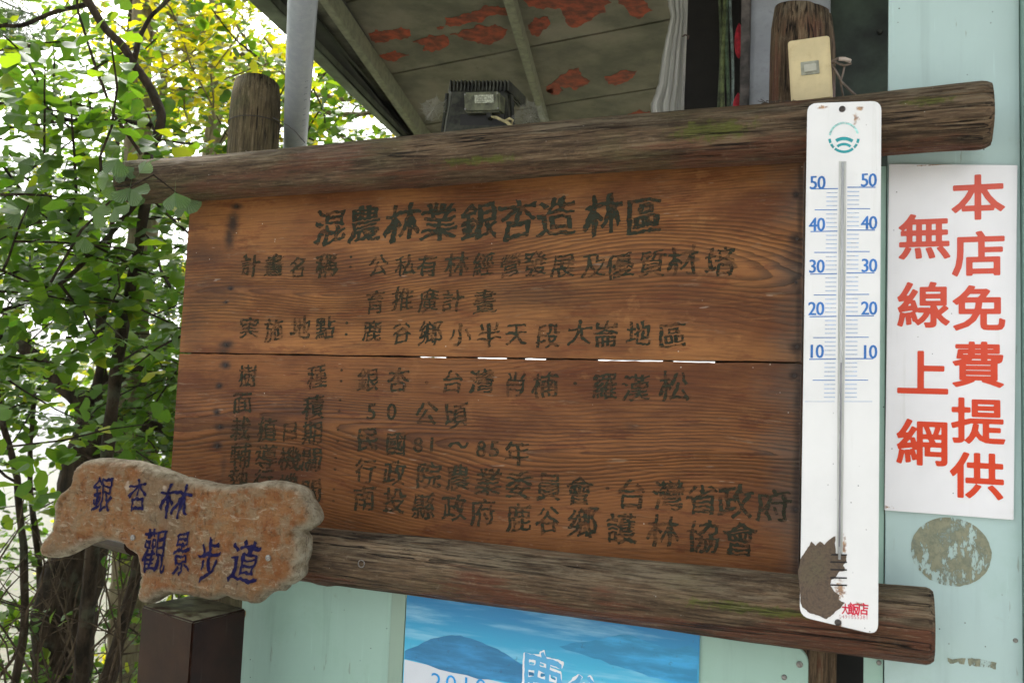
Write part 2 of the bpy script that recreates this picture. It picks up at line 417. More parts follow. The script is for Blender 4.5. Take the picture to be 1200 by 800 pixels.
# ================================================================ the setting
BLACKISH = (.03, .03, .03)
def terrain():
    m = Mat('hillside soil and low plants')
    n = m.noise(1.2, 8, .65); c = m.mix(n.sstep(.4, .6), (.06, .075, .025), (.12, .10, .06)); m.color(c); m.set('Roughness', 1); m.bump(n, 1, .1)
    xs = np.unique(np.concatenate([-np.geomspace(3, 1500, 22), np.linspace(-3, 3, 13), np.geomspace(3, 1500, 22)]))
    ys = np.unique(np.concatenate([-np.geomspace(2, 1500, 18), np.linspace(-2, 4, 13), np.geomspace(4, 1500, 30)]))
    def hz(x, y):
        d = max(0, y - 1.8) + max(0, -x - 3.4) * .8
        d2 = min(d, 40)
        return -.02 - d2 * .75 + (mnoise.noise(Vector((x * .15, y * .15, 0))) * min(1.2, d2 * .15))
    g = G(); g.add([(x, y, hz(x, y)) for y in ys for x in xs],
          [(j * len(xs) + i, j * len(xs) + i + 1, (j + 1) * len(xs) + i + 1, (j + 1) * len(xs) + i) for j in range(len(ys) - 1) for i in range(len(xs) - 1)])
    tag(g.build('terrain', m.m, smooth=True), kind='structure')
    mp = Mat('pale concrete paving'); n = mp.noise(6, 8, .65)
    mp.color(mp.mix(n.sstep(.35, .65), (.30, .29, .27), (.42, .41, .38))); mp.set('Roughness', .9); mp.bump(mp.noise(90, 5), .5, .002)
    g = G().box((.4, -3.1, .04), (7.4, 9.0, .12))
    tag(g.build('pavement', mp.m), kind='structure')
terrain()

# ================================================================ notice board
root = Vector((-.81, .09, 0))
NB = thing('notice_board', root, 'large brown wooden notice board of two planks between round logs, brushed with Chinese writing', 'notice board')
XL, XR = -1.515, -.1003
Z0, Z1, ZM = 1.337, 2.092, P(560, 419, 0).z
def spots(l): return [(P(px, py, 0), rx, rz, k) for px, py, rx, rz, k in l]
up_sp = spots([(235, 300, .09, .03, .45), (250, 345, .13, .05, .35), (330, 313, .14, .022, .4), (620, 345, .15, .04, .42), (225, 380, .05, .08, .35), (277, 242, .024, .012, 1), (273, 262, .024, .045, .9), (269, 278, .020, .04, .85), (270, 338, .018, .009, .9), (265, 354, .016, .009, .7), (265, 404, .03, .014, .95),
    (262, 411, .03, .01, .7), (933, 228, .012, .012, .9), (934, 280, .02, .02, .9), (933, 331, .014, .02, .6), (934, 406, .018, .018, .9), (935, 300, .03, .05, .45), (937, 300, .008, .4, .6)])
lo_sp = spots([(285, 505, .10, .05, .5), (300, 560, .14, .04, .4), (440, 520, .10, .018, .45), (345, 478, .08, .02, .3), (264, 428, .022, .014, 1), (257, 452, .016, .012, .9), (254, 483, .016, .012, .9), (258, 500, .022, .012, .85), (255, 522, .02, .012, .9), (262, 545, .014, .04, .5),
    (256, 570, .014, .03, .4), (931, 440, .012, .012, .9), (933, 597, .012, .014, .9), (936, 540, .014, .45, .7), (742, 500, .02, .01, .5)])
Mup = wood_board('brown varnished plank upper', (.238, .100, .031), (.042, .020, .010), 1.865, -.95 + .81, .05, 3.1, up_sp, root)
Mlo = wood_board('brown varnished plank lower', (.182, .071, .021), (.030, .014, .008), 1.545, -.35 + .81, .06, 17.7, lo_sp, root)
def plank(z0, z1, mat, seed, lab):
    n = 120; g = G(); top = []; bot = []
    for i in range(n + 1):
        x = XL + (XR - XL) * i / n
        e = .0016 * mnoise.noise(Vector((x * 9, seed, 0))) + .0012 * mnoise.noise(Vector((x * 50, seed, 2)))
        e2 = .0016 * mnoise.noise(Vector((x * 8, seed + 4, 0))) + .0012 * mnoise.noise(Vector((x * 45, seed, 7)))
        top.append(Vector((x, 0, z1 + e))); bot.append(Vector((x, 0, z0 + e2)))
    vs = []
    for t, b in zip(top, bot):
        vs += [b, t, t + Vector((0, .028, 0)), b + Vector((0, .028, 0))]
    fs = []
    for i in range(n):
        a, c = i * 4, (i + 1) * 4
        fs += [(a + k, c + k, c + (k + 1) % 4, a + (k + 1) % 4) for k in range(4)]
    fs += [(0, 1, 2, 3), (n * 4 + 3, n * 4 + 2, n * 4 + 1, n * 4)]
    o = g.add(vs, fs).build('plank', mat, NB); o['label'] = lab; return o
PU = plank(ZM + .0018, Z1, Mup, 1, 'upper plank carrying the large title line')
PL = plank(Z0, ZM - .0018, Mlo, 2, 'lower plank carrying the longer list')
for i, (px, py) in enumerate([(277, 242), (270, 338), (265, 354), (265, 404), (933, 228), (934, 280), (933, 331), (934, 406),
                  (264, 428), (257, 452), (254, 483), (258, 500), (255, 522), (931, 440), (933, 597)]):
    p = P(px, py, 0); G().tube([p + Vector((0, .002, 0)), p - Vector((0, .0022, 0))], [.0032, .0028], 8).build('nail', M_rustnail, PU if i < 8 else PL)

for a_, b_ in ((224, 488), (523, 556), (594, 612), (640, 698), (777, 787), (838, 932)):  # added dark strips that block the sky along parts of the plank gap
    xa_, xb_ = P(a_, 420, .032).x, P(b_, 420, .032).x
    G().prism([(xa_, .031, ZM - .06), (xb_, .031, ZM - .06), (xb_, .031, ZM + .06), (xa_, .031, ZM + .06)], (0, .02, 0)).build('gap_sky_blocker', M_dark, NB)
INK = ink_mat('faded dark green black brush paint', (.028, .028, .017), .66, 60)
INKF = ink_mat('very faded brush paint', (.030, .027, .015), .62, 75)
INKK = ink_mat('dark brush paint', (.026, .028, .018), .46, 60)
def line(parent, chars, mat, bold=.02, brush=1.0, name='character', wid=1.0, dz=0):
    for ch, px, py, s in chars:
        g = G()
        p = P(px, py, -.0009); mt = INKF if (px < 350 and py > 490) else mat; h = s * (1.0 if s > 43 and py < 300 else .90 if px > 405 else .86) * depth(p) / FOC
        if ch in ':.': 
            for zz in ((-.22, .22) if ch == ':' else (0,)):
                q = p + UZ * (zz * h); r = h * .07
                g.add([q + UX * (r * math.cos(a)) + UZ * (r * math.sin(a) * .8) for a in [k * math.pi / 4 for k in range(8)]], [tuple(range(8))])
            g.build(name, mt, parent, recalc=False); continue
        em = ord(ch) > 300
        put(g, ch, p, h, UX, UZ, bold, brush * (1.35 if em else .45), wid * random.uniform(.95, 1.08), random.uniform(-.05, .04), .10 if em else .02, em, by=bold * .4)
        g.build(name, mt, parent, recalc=False)
line(PU, [('混', 387, 266, 44), ('農', 427, 262, 45), ('林', 471, 261, 49), ('業', 514, 260, 49), ('銀', 561, 259, 48), ('杏', 607, 256, 50), ('造', 652, 255, 48), ('林', 706, 252, 51), ('區', 755, 253, 47)], INKK, .030, 1.25)
line(PU, [('計', 293, 311, 31), ('畫', 321, 311, 31), ('名', 349, 313, 30), ('稱', 383, 311, 34)], INKF, .03, 1.6)
line(PU, [(':', 411, 307, 30), ('公', 443, 311, 30), ('私', 475, 311, 30), ('有', 501, 311, 31), ('林', 535, 310, 34), ('經', 567, 310, 33), ('營', 598, 311, 32), ('發', 627, 309, 34),
    ('展', 660, 311, 34), ('及', 695, 311, 34), ('優', 727, 311, 36), ('質', 764, 309, 38), ('材', 800, 305, 42), ('培', 844, 306, 42)], INK, .016, 1.1)
line(PU, [('育', 440, 354, 32), ('推', 472, 350, 34), ('廣', 502, 352, 32), ('計', 530, 352, 31), ('畫', 568, 353, 33)], INKF, .016, 1.1)
line(PU, [('実', 292, 384, 32), ('施', 321, 386, 33), ('地', 352, 384, 34), ('點', 381, 384, 33), (':', 406, 385, 34), ('鹿', 436, 388, 30), ('谷', 471, 389, 30), ('鄉', 504, 390, 34), ('小', 539, 392, 32),
    ('半', 573, 393, 34), ('天', 605, 391, 32), ('段', 642, 393, 34), ('大', 679, 390, 36), ('崙', 710, 392, 36), ('地', 748, 391, 36), ('區', 788, 393, 36)], INK, .02, 1.1)
line(PL, [('樹', 290, 440, 32), ('種', 371, 441, 34), (':', 400, 440, 34), ('銀', 431, 445, 33), ('杏', 467, 445, 34), ('.', 500, 448, 40), ('台', 530, 447, 32), ('灣', 565, 447, 34), ('肖', 604, 450, 34), ('楠', 639, 451, 36),
    ('.', 674, 449, 40), ('羅', 709, 452, 37), ('漢', 745, 454, 37), ('松', 790, 452, 42)], INK, .018, 1.1)
line(PL, [('面', 284, 471, 32), ('積', 367, 477, 34), (':', 398, 475, 34), ('5', 435, 482, 31), ('0', 459, 482, 31), ('公', 499, 484, 33), ('頃', 534, 486, 34)], INK, .02, 1.1)
line(PL, [('栽', 282, 502, 34), ('植', 313, 503, 35), ('日', 340, 505, 29), ('期', 366, 507, 34), (':', 396, 510, 34), ('民', 431, 514, 34), ('國', 464, 519, 31), ('8', 490, 521, 28), ('1', 506, 521, 28), ('～', 538, 521, 30),
    ('8', 564, 526, 30), ('5', 579, 526, 30), ('年', 606, 530, 34)], INK, .02, 1.1)
line(PL, [('輔', 282, 533, 34), ('導', 312, 535, 36), ('機', 340, 537, 34), ('關', 365, 538, 34), (':', 393, 543, 34), ('行', 428, 551, 33), ('政', 462, 554, 35), ('院', 502, 557, 36), ('農', 536, 560, 36), ('業', 572, 564, 38), ('委', 608, 568, 38),
    ('員', 643, 570, 38), ('會', 679, 575, 40), ('.', 712, 572, 40), ('台', 740, 579, 40), ('灣', 784, 580, 42), ('省', 823, 584, 42), ('政', 861, 587, 44), ('府', 906, 592, 44)], INK, .018, 1.1)
line(PL, [('執', 280, 561, 34), ('行', 309, 562, 34), ('機', 338, 568, 34), ('關', 364, 575, 34), (':', 391, 580, 34), ('南', 427, 583, 34), ('投', 462, 586, 35), ('縣', 496, 593, 36), ('政', 532, 595, 36), ('府', 566, 600, 38), ('鹿', 608, 606, 38),
    ('谷', 642, 609, 36), ('鄉', 683, 612, 42), ('護', 728, 619, 42), ('林', 777, 622, 44), ('協', 824, 628, 42), ('會', 866, 631, 46)], INK, .018, 1.1)

def log(x0, x1, yc, z0, z1, r0, r1, mat, seed, lab, bend=.006):
    """a round log: uneven girth, lengthwise checks, knots"""
    n, seg = 240, 150; vs = []
    knots = [(x0 + (x1 - x0) * random.random(), random.uniform(2.2, 5), random.uniform(.012, .02)) for _ in range(7)]
    for i in range(n + 1):
        t = i / n; x = x0 + (x1 - x0) * t; r = r0 + (r1 - r0) * t
        c = Vector((x, yc + bend * mnoise.noise(Vector((x * 1.3, seed, 0))), z0 + (z1 - z0) * t + bend * mnoise.noise(Vector((x * 1.5, seed, 5)))))
        e = min(i, n - i)
        rr = r * (1 - (.10 if e == 0 else .03 if e == 1 else 0))
        for k in range(seg):
            a = 2 * math.pi * k / seg; ca, sa = math.cos(a), math.sin(a)
            q = rr + .0035 * mnoise.noise(Vector((x * 2.5, ca * 1.8, sa * 1.8 + seed))) + .0015 * mnoise.noise(Vector((x * 4, ca * 9, sa * 9 + seed)))
            ck = mnoise.noise(Vector((x * 1.7, ca * 7 + seed, sa * 7)))
            q -= .009 * max(0, 1 - abs(ck) / .035) * max(0, mnoise.noise(Vector((x * 2, seed, ca * 1.5))) + .30)
            q += .0012 * mnoise.noise(Vector((x * 9, ca * 26, sa * 26 + seed)))
            for kx, ka, kr in knots:
                d2 = ((x - kx) / kr) ** 2 + ((a - ka) * r / kr) ** 2
                q += .004 * math.exp(-d2) - .004 * math.exp(-d2 * 6)
            vs.append(c + Vector((0, ca * q, sa * q)))
    fs = [(i * seg + k, i * seg + (k + 1) % seg, (i + 1) * seg + (k + 1) % seg, (i + 1) * seg + k) for i in range(n) for k in range(seg)]
    fs += [tuple(range(seg))[::-1], tuple(range(n * seg, (n + 1) * seg))]
    o = G().add(vs, fs).build('log_rail', mat, NB, smooth=True); o['label'] = lab; return o
R1 = .053
yc = -.055
def zlog(px, pa, pb, Y): return (P(px, pa, Y).z + P(px, pb, Y).z) / 2
xl = P(150, 212, yc).x; xr = P(1161, 137, yc).x
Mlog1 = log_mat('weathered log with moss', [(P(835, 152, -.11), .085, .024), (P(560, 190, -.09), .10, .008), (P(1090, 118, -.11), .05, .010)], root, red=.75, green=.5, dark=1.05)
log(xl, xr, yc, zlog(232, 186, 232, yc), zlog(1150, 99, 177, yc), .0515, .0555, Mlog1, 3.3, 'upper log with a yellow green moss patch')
xl2 = P(345, 648, yc).x; xr2 = P(1093, 730, yc).x
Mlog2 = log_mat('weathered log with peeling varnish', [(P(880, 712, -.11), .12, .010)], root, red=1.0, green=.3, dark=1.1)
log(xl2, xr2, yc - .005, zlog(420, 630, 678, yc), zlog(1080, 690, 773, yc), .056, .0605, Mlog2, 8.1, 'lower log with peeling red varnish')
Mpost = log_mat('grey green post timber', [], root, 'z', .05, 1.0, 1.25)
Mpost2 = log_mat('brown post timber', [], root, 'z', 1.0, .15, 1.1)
def post(pxl, pxr, pytop, pyb, Y, zb, mat, lab, tilt):
    a, b = P(pxl, pytop, Y), P(pxr, pytop, Y); r = (b.x - a.x) / 2 * math.cos(math.atan2(abs((a.x + b.x) / 2), Y - CAM.y)); cx = (a.x + b.x) / 2; zt = P((pxl + pxr) / 2, pytop + 6, Y).z
    n, seg = 60, 40; vs = []
    for i in range(n + 1):
        z = zb + (zt - zb) * i / n
        for k in range(seg):
            q = 2 * math.pi * k / seg
            rr = r * (1 - (.12 if i == n else .03 if i == n - 1 else 0)) + .0025 * mnoise.noise(Vector((math.cos(q) * 2, math.sin(q) * 2, z * 3))) - .004 * max(0, 1 - abs(mnoise.noise(Vector((math.cos(q) * 5, math.sin(q) * 5, z * 1.5)))) / .06)
            zz = z + (.012 * math.cos(q + tilt) if i >= n - 1 else 0)
            vs.append((cx + math.cos(q) * rr, Y + .0 + math.sin(q) * rr, zz))
    fs = [(i * seg + k, i * seg + (k + 1) % seg, (i + 1) * seg + (k + 1) % seg, (i + 1) * seg + k) for i in range(n) for k in range(seg)] + [tuple(range(seg))[::-1], tuple(range(n * seg, n * seg + seg))]
    o = G().add(vs, fs).build('post', mat, NB, smooth=True); o['label'] = lab
    return Vector((cx, Y, zt)), r, o
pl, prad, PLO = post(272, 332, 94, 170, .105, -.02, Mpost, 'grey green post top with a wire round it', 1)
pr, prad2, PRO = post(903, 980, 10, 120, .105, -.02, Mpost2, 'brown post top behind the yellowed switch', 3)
# rusty wire round the left post
g = G(); zc_ = P(303, 137, .05).z
g.tube([(pl.x + math.cos(a) * (prad + .002), pl.y + math.sin(a) * (prad + .002), zc_ + .006 * math.sin(a * 1.0 + 2.2)) for a in np.linspace(0, 2 * math.pi, 40)], .0011, 6)
g.tube([P(320, 138, .055), P(332, 144, .05), P(345, 153, .04), P(357, 167, .02)], .0013, 6)
g.build('wire', simple('dark wire', (.04, .035, .03), .6), PLO)
# small eye hook in the lower log
p = P(424, 660, -.118)
g = G(); g.tube([p + Vector((.007 * math.cos(a), -.002, .007 * math.sin(a))) for a in np.linspace(0, 2 * math.pi, 14)], .0011, 6)
g.build('eye_hook', M_screw, NB)

# ================================================================ thermometer
TY = -.128
troot = P(985, 735, TY) + Vector((0, .012, 0))
TH = thing('thermometer', troot, 'long white thermometer with blue 10 to 50 scale and torn brown patch near foot', 'thermometer')
Mth = white_mat('yellowed white enamel', [(P(964, 126, TY), .014, .004), (P(1007, 127, TY), .009, .005), (P(1002, 140, TY), .006, .012), (P(1008, 708, TY), .008, .005),
     (P(985, 733, TY), .003, .018), (P(984, 690, TY), .012, .02), (P(989, 640, TY), .005, .02)], troot)
def rounded(pts, r, n=5):
    out = []
    N = len(pts)
    for i in range(N):
        p, a, b = Vector(pts[i]), Vector(pts[i - 1]), Vector(pts[(i + 1) % N])
        d1 = (a - p).normalized() * r; d2 = (b - p).normalized() * r
        for k in range(n + 1):
            t = k / n; out.append((p + d1) * (1 - t) ** 2 + p * 2 * t * (1 - t) + (p + d2) * t * t)
    return out
tp = [P(x, y, TY) for x, y in ((946, 121), (1033, 118), (1029, 744), (937, 722))]
G().prism(rounded(tp, .017), (0, .010, 0)).build('backplate', Mth, TH, bevel=.0012)
BLUE = ink_mat('blue print', (.045, .15, .40), .12, 60, .4); FAINT = ink_mat('faded grey blue print', (.22, .34, .55), .5, 60, .4)
TEALP = ink_mat('teal print', (.03, .25, .27), .3, 60, .4); TEALF = ink_mat('faded teal print', (.30, .55, .52), .6, 60, .4)
MSLOT = simple('black slot', (.012, .01, .01), .8)
Tf = TY - .0004
g = G(); gf = G()
def hline(G_, x0, x1, y, w=.9, y1=None):
    y1 = y if y1 is None else y1
    G_.add([P(x0, y + w / 2, Tf), P(x1, y1 + w / 2, Tf), P(x1, y1 - w / 2, Tf), P(x0, y - w / 2, Tf)], [(0, 1, 2, 3)])
y0 = 221.0; step = 4.985
for i in range(51):
    yy = y0 + i * step; xo = -i * step * .0118
    yr = y0 - 1.5 + i * step * 1.006
    if i == 50: hline(gf, 946 + xo, 981 + xo, yy, .5); hline(gf, 992 + xo, 1025 + xo, yr, .5); continue
    if i % 10 == 0: hline(g, 950.5 + xo, 982 + xo, yy + .5, 1.1, yy); hline(g, 993 + xo, 1026 + xo, yr, 1.1)
    elif i % 5 == 0: hline(g, 955 + xo, 981.5 + xo, yy, .9); hline(g, 993 + xo, 1020 + xo, yr, .9)
    else: hline(gf, 968.5 + xo, 981.5 + xo, yy, .75); hline(gf, 993 + xo, 1007 + xo, yr, .75)
for k, (t, yl, yr, xl_, xr_) in enumerate((('50', 214, 211, 958, 1018), ('40', 263, 261, 957.5, 1018.5), ('30', 312, 311, 957, 1018.5), ('20', 361.5, 361, 956.5, 1018.5), ('10', 411.5, 412, 956, 1018.5))):
    for px, py in ((xl_, yl), (xr_, yr)):
        gn = G()
        for j, ch in enumerate(t):
            p = P(px + (j - .5) * 9.4, py, Tf); put(gn, ch, p, 22.5 * depth(p) / FOC, UX, UZ, .024, 0, .84, 0, 0, False, by=.004)
        gn.build('numeral', BLUE, TH, recalc=False)['kind'] = 'stuff'
g.build('scale_print', BLUE, TH, recalc=False)['kind'] = 'stuff'; gf.build('fine_scale_print', FAINT, TH, recalc=False)['kind'] = 'stuff'
# emblem
def arc(G_, cx, cy, r0, r1, a0, a1, n=16, sy=1.0):
    vs = []; fs = []
    for i in range(n + 1):
        a = math.radians(a0 + (a1 - a0) * i / n)
        for r in (r0, r1): vs.append(P(cx + r * math.cos(a), cy - r * sy * math.sin(a), Tf))
    for i in range(n): fs.append((2 * i, 2 * i + 1, 2 * i + 3, 2 * i + 2))
    G_.add(vs, fs)
g = G(); g2 = G()
arc(g2, 989, 161, 15.5, 18, 15, 172)
for a0, a1 in ((186, 203), (208, 226), (231, 309), (314, 332), (337, 354)): arc(g, 989, 161, 15.5, 18.5, a0, a1, 8)
arc(g, 989, 180, 15.5, 19.5, 55, 122); arc(g, 989, 181, 10.5, 13.5, 50, 130)
g.build('emblem', TEALP, TH, recalc=False); g2.build('faded_emblem_arc', TEALF, TH, recalc=False)
# glass tube in its groove
g = G(); g.add([P(983, 189, Tf), P(992, 189, Tf), P(987.5, 650, Tf), P(980.5, 650, Tf)], [(3, 2, 1, 0)])
Mgr = Mat('tarnished groove'); zz = Mgr.xyz()[2]
Mgr.color(Mgr.mix(Mgr.noise(1, 5, .6, Mgr.map((300, 1, 12))).sstep(.35, .65), (.40, .41, .37), (.60, .61, .58))); Mgr.set('Roughness', .5)
g.build('groove', Mgr.m, TH, recalc=False)
mg = Mat('capillary glass'); mg.color((.82, .84, .84)); mg.set('Roughness', .08); mg.set('Transmission Weight', .55); mg.set('IOR', 1.45)
G().tube([P(987.5, 190, Tf - .0022), P(985.5, 420, Tf - .0022), P(983.8, 655, Tf - .0022)], .0022, 12).build('glass_tube', mg.m, TH, smooth=True)
G().tube([P(985.6, 425, Tf - .0046), P(985.2, 470, Tf - .0046), P(983.6, 640, Tf - .0046)], .0009, 8).build('mercury_column', simple('grey liquid', (.20, .20, .22), .25), TH, smooth=True)
# torn patch: brown fibre showing where the enamel has broken off
pat = [(951, 634), (956, 639), (961, 634), (966, 638), (976, 629), (979, 628), (979.5, 648), (992, 650), (992, 658), (988, 662), (991, 668), (984, 669), (979, 676), (974, 679), (973, 686), (978, 693), (984, 697), (983, 702), (990, 706), (986, 711),
       (979, 716), (973, 722), (968, 725), (962, 722), (954, 719), (946, 716), (940, 711), (938, 700), (937.3, 660), (941, 650), (945, 644), (949, 638)]
Mp = Mat('torn brown fibre core'); x, y, z = Mp.xyz()
c0 = P(962, 692, Tf) - troot
rx_ = (x - c0.x) * 1.0; rz_ = (z - c0.z) * .8
rr = (rx_ * rx_ + rz_ * rz_)._m('SQRT') + (Mp.noise(18, 4) * .03)
rg = (rr * 230)._m('FRACT').sstep(.4, .9)
c = Mp.mix(rg * .30, (.125, .088, .058), (.075, .055, .038)); c = Mp.mix(Mp.noise(9, 5).sstep(.45, .65) * .7, c, (.12, .115, .06)); c = Mp.mix(Mp.noise(160, 5, .7).sstep(.45, .7), c, (.07, .052, .042))
Mp.color(c); Mp.set('Roughness', .9); Mp.bump(rg * .25 + Mp.noise(200, 4), 1, .001)
def npoly(pts, amp):
    return smooth_poly(smooth_poly(pts, 1, amp), 1, amp)
G().prism([P(x, y, Tf - .0004) for x, y in npoly(pat, .10)], (0, .0006, 0)).build('torn_patch', Mp.m, TH)
for y_ in (649.5, 658, 667, 676.5, 685): 
    g = G(); g.prism([P(973 + (y_ == 649.5) * 2, y_ - .9, Tf - .0010), P(992.5, y_ - .4, Tf - .001), P(992.5, y_ + 1.2, Tf - .001), P(973, y_ + .9, Tf - .001)], (0, .0005, 0)).build('vent_slot', MSLOT, TH)
RED = ink_mat('crimson print', (.50, .02, .05), .35, 200, .45)
g = G()
for ch, px, s in (('飯', 1000, 15), ('店', 1011.5, 14.5)):
    p = P(px, 713, Tf); put(g, ch, p, s * depth(p) / FOC, UX, UZ, .025, 0, .85)
p = P(990.5, 713, Tf); put(g, '大', p, 13 * depth(p) / FOC, UX, UZ, .03, 0, .6)
g.build('shop_name_print', RED, TH, recalc=False)
g = G()
for i, ch in enumerate('0491055381'):
    p = P(984.5 + i * 3.5, 722 + i * .1, Tf); put(g, ch, p, 6.5 * depth(p) / FOC, UX, UZ, .0, 0, .9, 0, 0, False)
g.build('telephone_print', ink_mat('faded crimson print', (.45, .12, .14), .8, 300), TH, recalc=False)
for px, py in ((987, 128), (982, 729)):
    p = P(px, py, TY); G().tube([p, p - Vector((0, .002, 0)), p - Vector((0, .0032, 0))], [.0055, .005, .002], 14).build('screw', simple('dark screw', (.07, .06, .055), .5, .3, 400, .6), TH, smooth=False)

# ================================================================ right wall and white sign
Mteal = teal_mat('pale blue green paint', (.45, .60, .575)); Mteal2 = teal_mat('green paint', (.35, .53, .445), .4); Mtealt = teal_mat('darker green trim paint', (.20, .33, .28), .5)
WY = .022
wroot = Vector((.16, .06, 0))
RW = thing('metal_wall', wroot, 'pale green painted metal wall on the right, carrying the white and red sign', 'wall')
xa = P(1041, 60, WY).x; xb = P(1196, 300, WY).x
zs = P(1100, 600, WY).z
G().prism([(xa, WY, -.01), (xb, WY, -.01), (xb, WY, 3.6), (xa, WY, 3.6)], (0, .03, 0)).build('wall_panel', Mteal, RW, bevel=.001)
xc_ = P(1012, 780, WY + .002).x
G().prism([(xc_, WY + .004, .0), (xa - .002, WY + .004, .0), (xa - .002, WY + .004, 2.08), (xc_, WY + .004, 2.08)], (0, .03, 0)).build('wall_panel', Mteal2, RW, bevel=.001)
G().prism([(xb + .001, WY - .022, -.01), (xb + .07, WY - .022, -.01), (xb + .07, WY - .022, 3.6), (xb + .001, WY - .022, 3.6)], (0, .06, 0)).build('corner_trim', Mtealt, RW, bevel=.002)
# round glue ring left by a sticker, and a strip of old tape
Mglue = Mat('dirty glue residue'); n = Mglue.noise(60, 7, .75)
Mglue.color(Mglue.mix(n.sstep(.35, .7), (.30, .30, .20), (.20, .21, .14))); Mglue.set('Roughness', .85)
hole = Mglue.noise(1, 6, .7, Mglue.map((60, 60, 26), (2, 0, 0), (0, .15, 0))).sstep(.50, .58)
Mglue.set('Alpha', (.92 - hole * .85) * (1 - Mglue.noise(30, 6, .7).sstep(.45, .7) * .55))
c = P(1114, 646, WY - .001); rr_ = P(1162, 646, WY - .001).x - c.x
g = G(); g.add([c + Vector((math.cos(a) * rr_ * (1 + .02 * mnoise.noise(Vector((a * 6, 0, 0)))), 0, math.sin(a) * rr_ * .93 * (1 + .03 * mnoise.noise(Vector((a * 9, 3, 0)))))) for a in np.linspace(0, 2 * math.pi, 90)[:-1]], [tuple(range(89))])
g.build('glue_ring', Mglue.m, RW, recalc=False)
g = G()
for poly in ([(1110, 770), (1132, 771), (1130, 778), (1113, 777)], [(1134, 771), (1150, 772), (1168, 776), (1167, 784), (1152, 782), (1136, 780)]):
    q = smooth_poly(poly, 2, .12); g.add([P(x, y, WY - .001) for x, y in q], [tuple(range(len(q)))])
g.build('tape_residue', Mglue.m, RW, recalc=False)
for px, py, r in ((1030, 776, .0045), (1051, 771, .003), (1190, 750, .004), (1187, 570, .002)):
    p = P(px, py, WY); G().tube([p, p - Vector((0, .002, 0))], [r, r * .7], 10).build('rivet', M_screw, RW)

SY = WY - .008
sroot = P(1112, 605, SY) + Vector((0, .006, 0))
WS = thing('white_sign', sroot, 'white panel with red rounded Chinese characters offering free wireless internet, on the green wall', 'sign')
corners = [P(x, y, SY) for x, y in ((1042, 192), (1192.5, 193.5), (1188, 609), (1036.5, 597.5))]
Mws = white_mat('white sign plastic', [(P(1040, 594, SY), .012, .004), (P(1100, 193, SY), .06, .0015)], sroot, (.86, .86, .87))
G().prism(corners, (0, .006, 0)).build('sign_panel', Mws, WS, bevel=.0008)
Mred = Mat('faded red sign lettering'); z = Mred.xyz()[2]
Mred.color(Mred.mix((z + (Mred.noise(5, 3) - .5) * .1).sstep(.1, .62), (.68, .068, .026), (.66, .125, .09))); Mred.set('Roughness', .5); Mred.set('Specular IOR Level', .15); Mred.set('Alpha', 1 - Mred.noise(260, 4, .7).sstep(.66, .72) * .6)
for chars in ((('本', 1146, 231), ('店', 1147, 297), ('免', 1147, 361), ('費', 1146, 427), ('提', 1146, 493), ('供', 1145, 557)), (('無', 1083, 277), ('線', 1082, 357), ('上', 1081, 437), ('網', 1081, 518))):
    for ch, px, py in chars:
        g = G(); p = P(px, py, SY - .0006); put(g, ch, p, 56 * depth(p) / FOC, UX, UZ, .022, 0, 1.03)
        g.build('character', Mred.m, WS, recalc=False)

# ================================================================ lower green panel, poster, plank
LY = .032
proot = Vector((-.7, LY + .02, 0))
LP = thing('metal_panel', proot, 'green painted metal sheet below the notice board, behind the blue poster', 'panel')
xL = P(281, 745, LY).x; xR = P(947, 790, LY).x; zt = P(905, 752, LY).z; xM = P(473, 740, LY).x
xM1 = P(460, 740, LY).x
def rpoly(x0, x1, z1, r=0.0):
    pts = [Vector((x0, LY, 0)), Vector((x1, LY, 0))]
    if r: pts += [Vector((x1 - r + r * math.cos(a), LY, z1 - r + r * math.sin(a))) for a in np.linspace(0, math.pi / 2, 8)]
    else: pts += [Vector((x1, LY, z1))]
    return pts + [Vector((x0, LY, z1))]
zt2 = P(930, 757, LY).z
G().prism(rpoly(xL, xM1, zt2 + .12), (0, .012, 0)).build('sheet', Mteal2, LP, bevel=.001)
G().prism(rpoly(xM + .0005, xR, zt2, .028), (0, .012, 0)).build('sheet', Mteal2, LP, bevel=.001)
G().prism([Vector((xM1 - .004, LY - .004, 0)), Vector((xM + .003, LY - .004, 0)), Vector((xM + .003, LY - .004, zt2 + .11)), Vector((xM1 - .004, LY - .004, zt2 + .11))], (0, .004, 0)).build('seam_strip', teal_mat('dirty green paint', (.30, .42, .33), .6), LP)
for px, py, r in ((937, 778, .006), (919, 793, .005)):
    p = P(px, py, LY); G().tube([p, p - Vector((0, .003, 0)), p - Vector((0, .004, 0))], [r, r * .9, r * .4], 14).build('bolt', M_screw, LP)
Mst = simple('rust stain streak', (.30, .20, .07), .8, .4, 90)
g = G(); q = smooth_poly([(284, 712), (288, 716), (285, 735), (281, 760), (280, 790), (276, 800), (277, 770), (280, 740)], 2, .15); g.add([P(x, y, LY - .001) for x, y in q], [tuple(range(len(q)))]); g.build('rust_stain', Mst, LP, recalc=False)

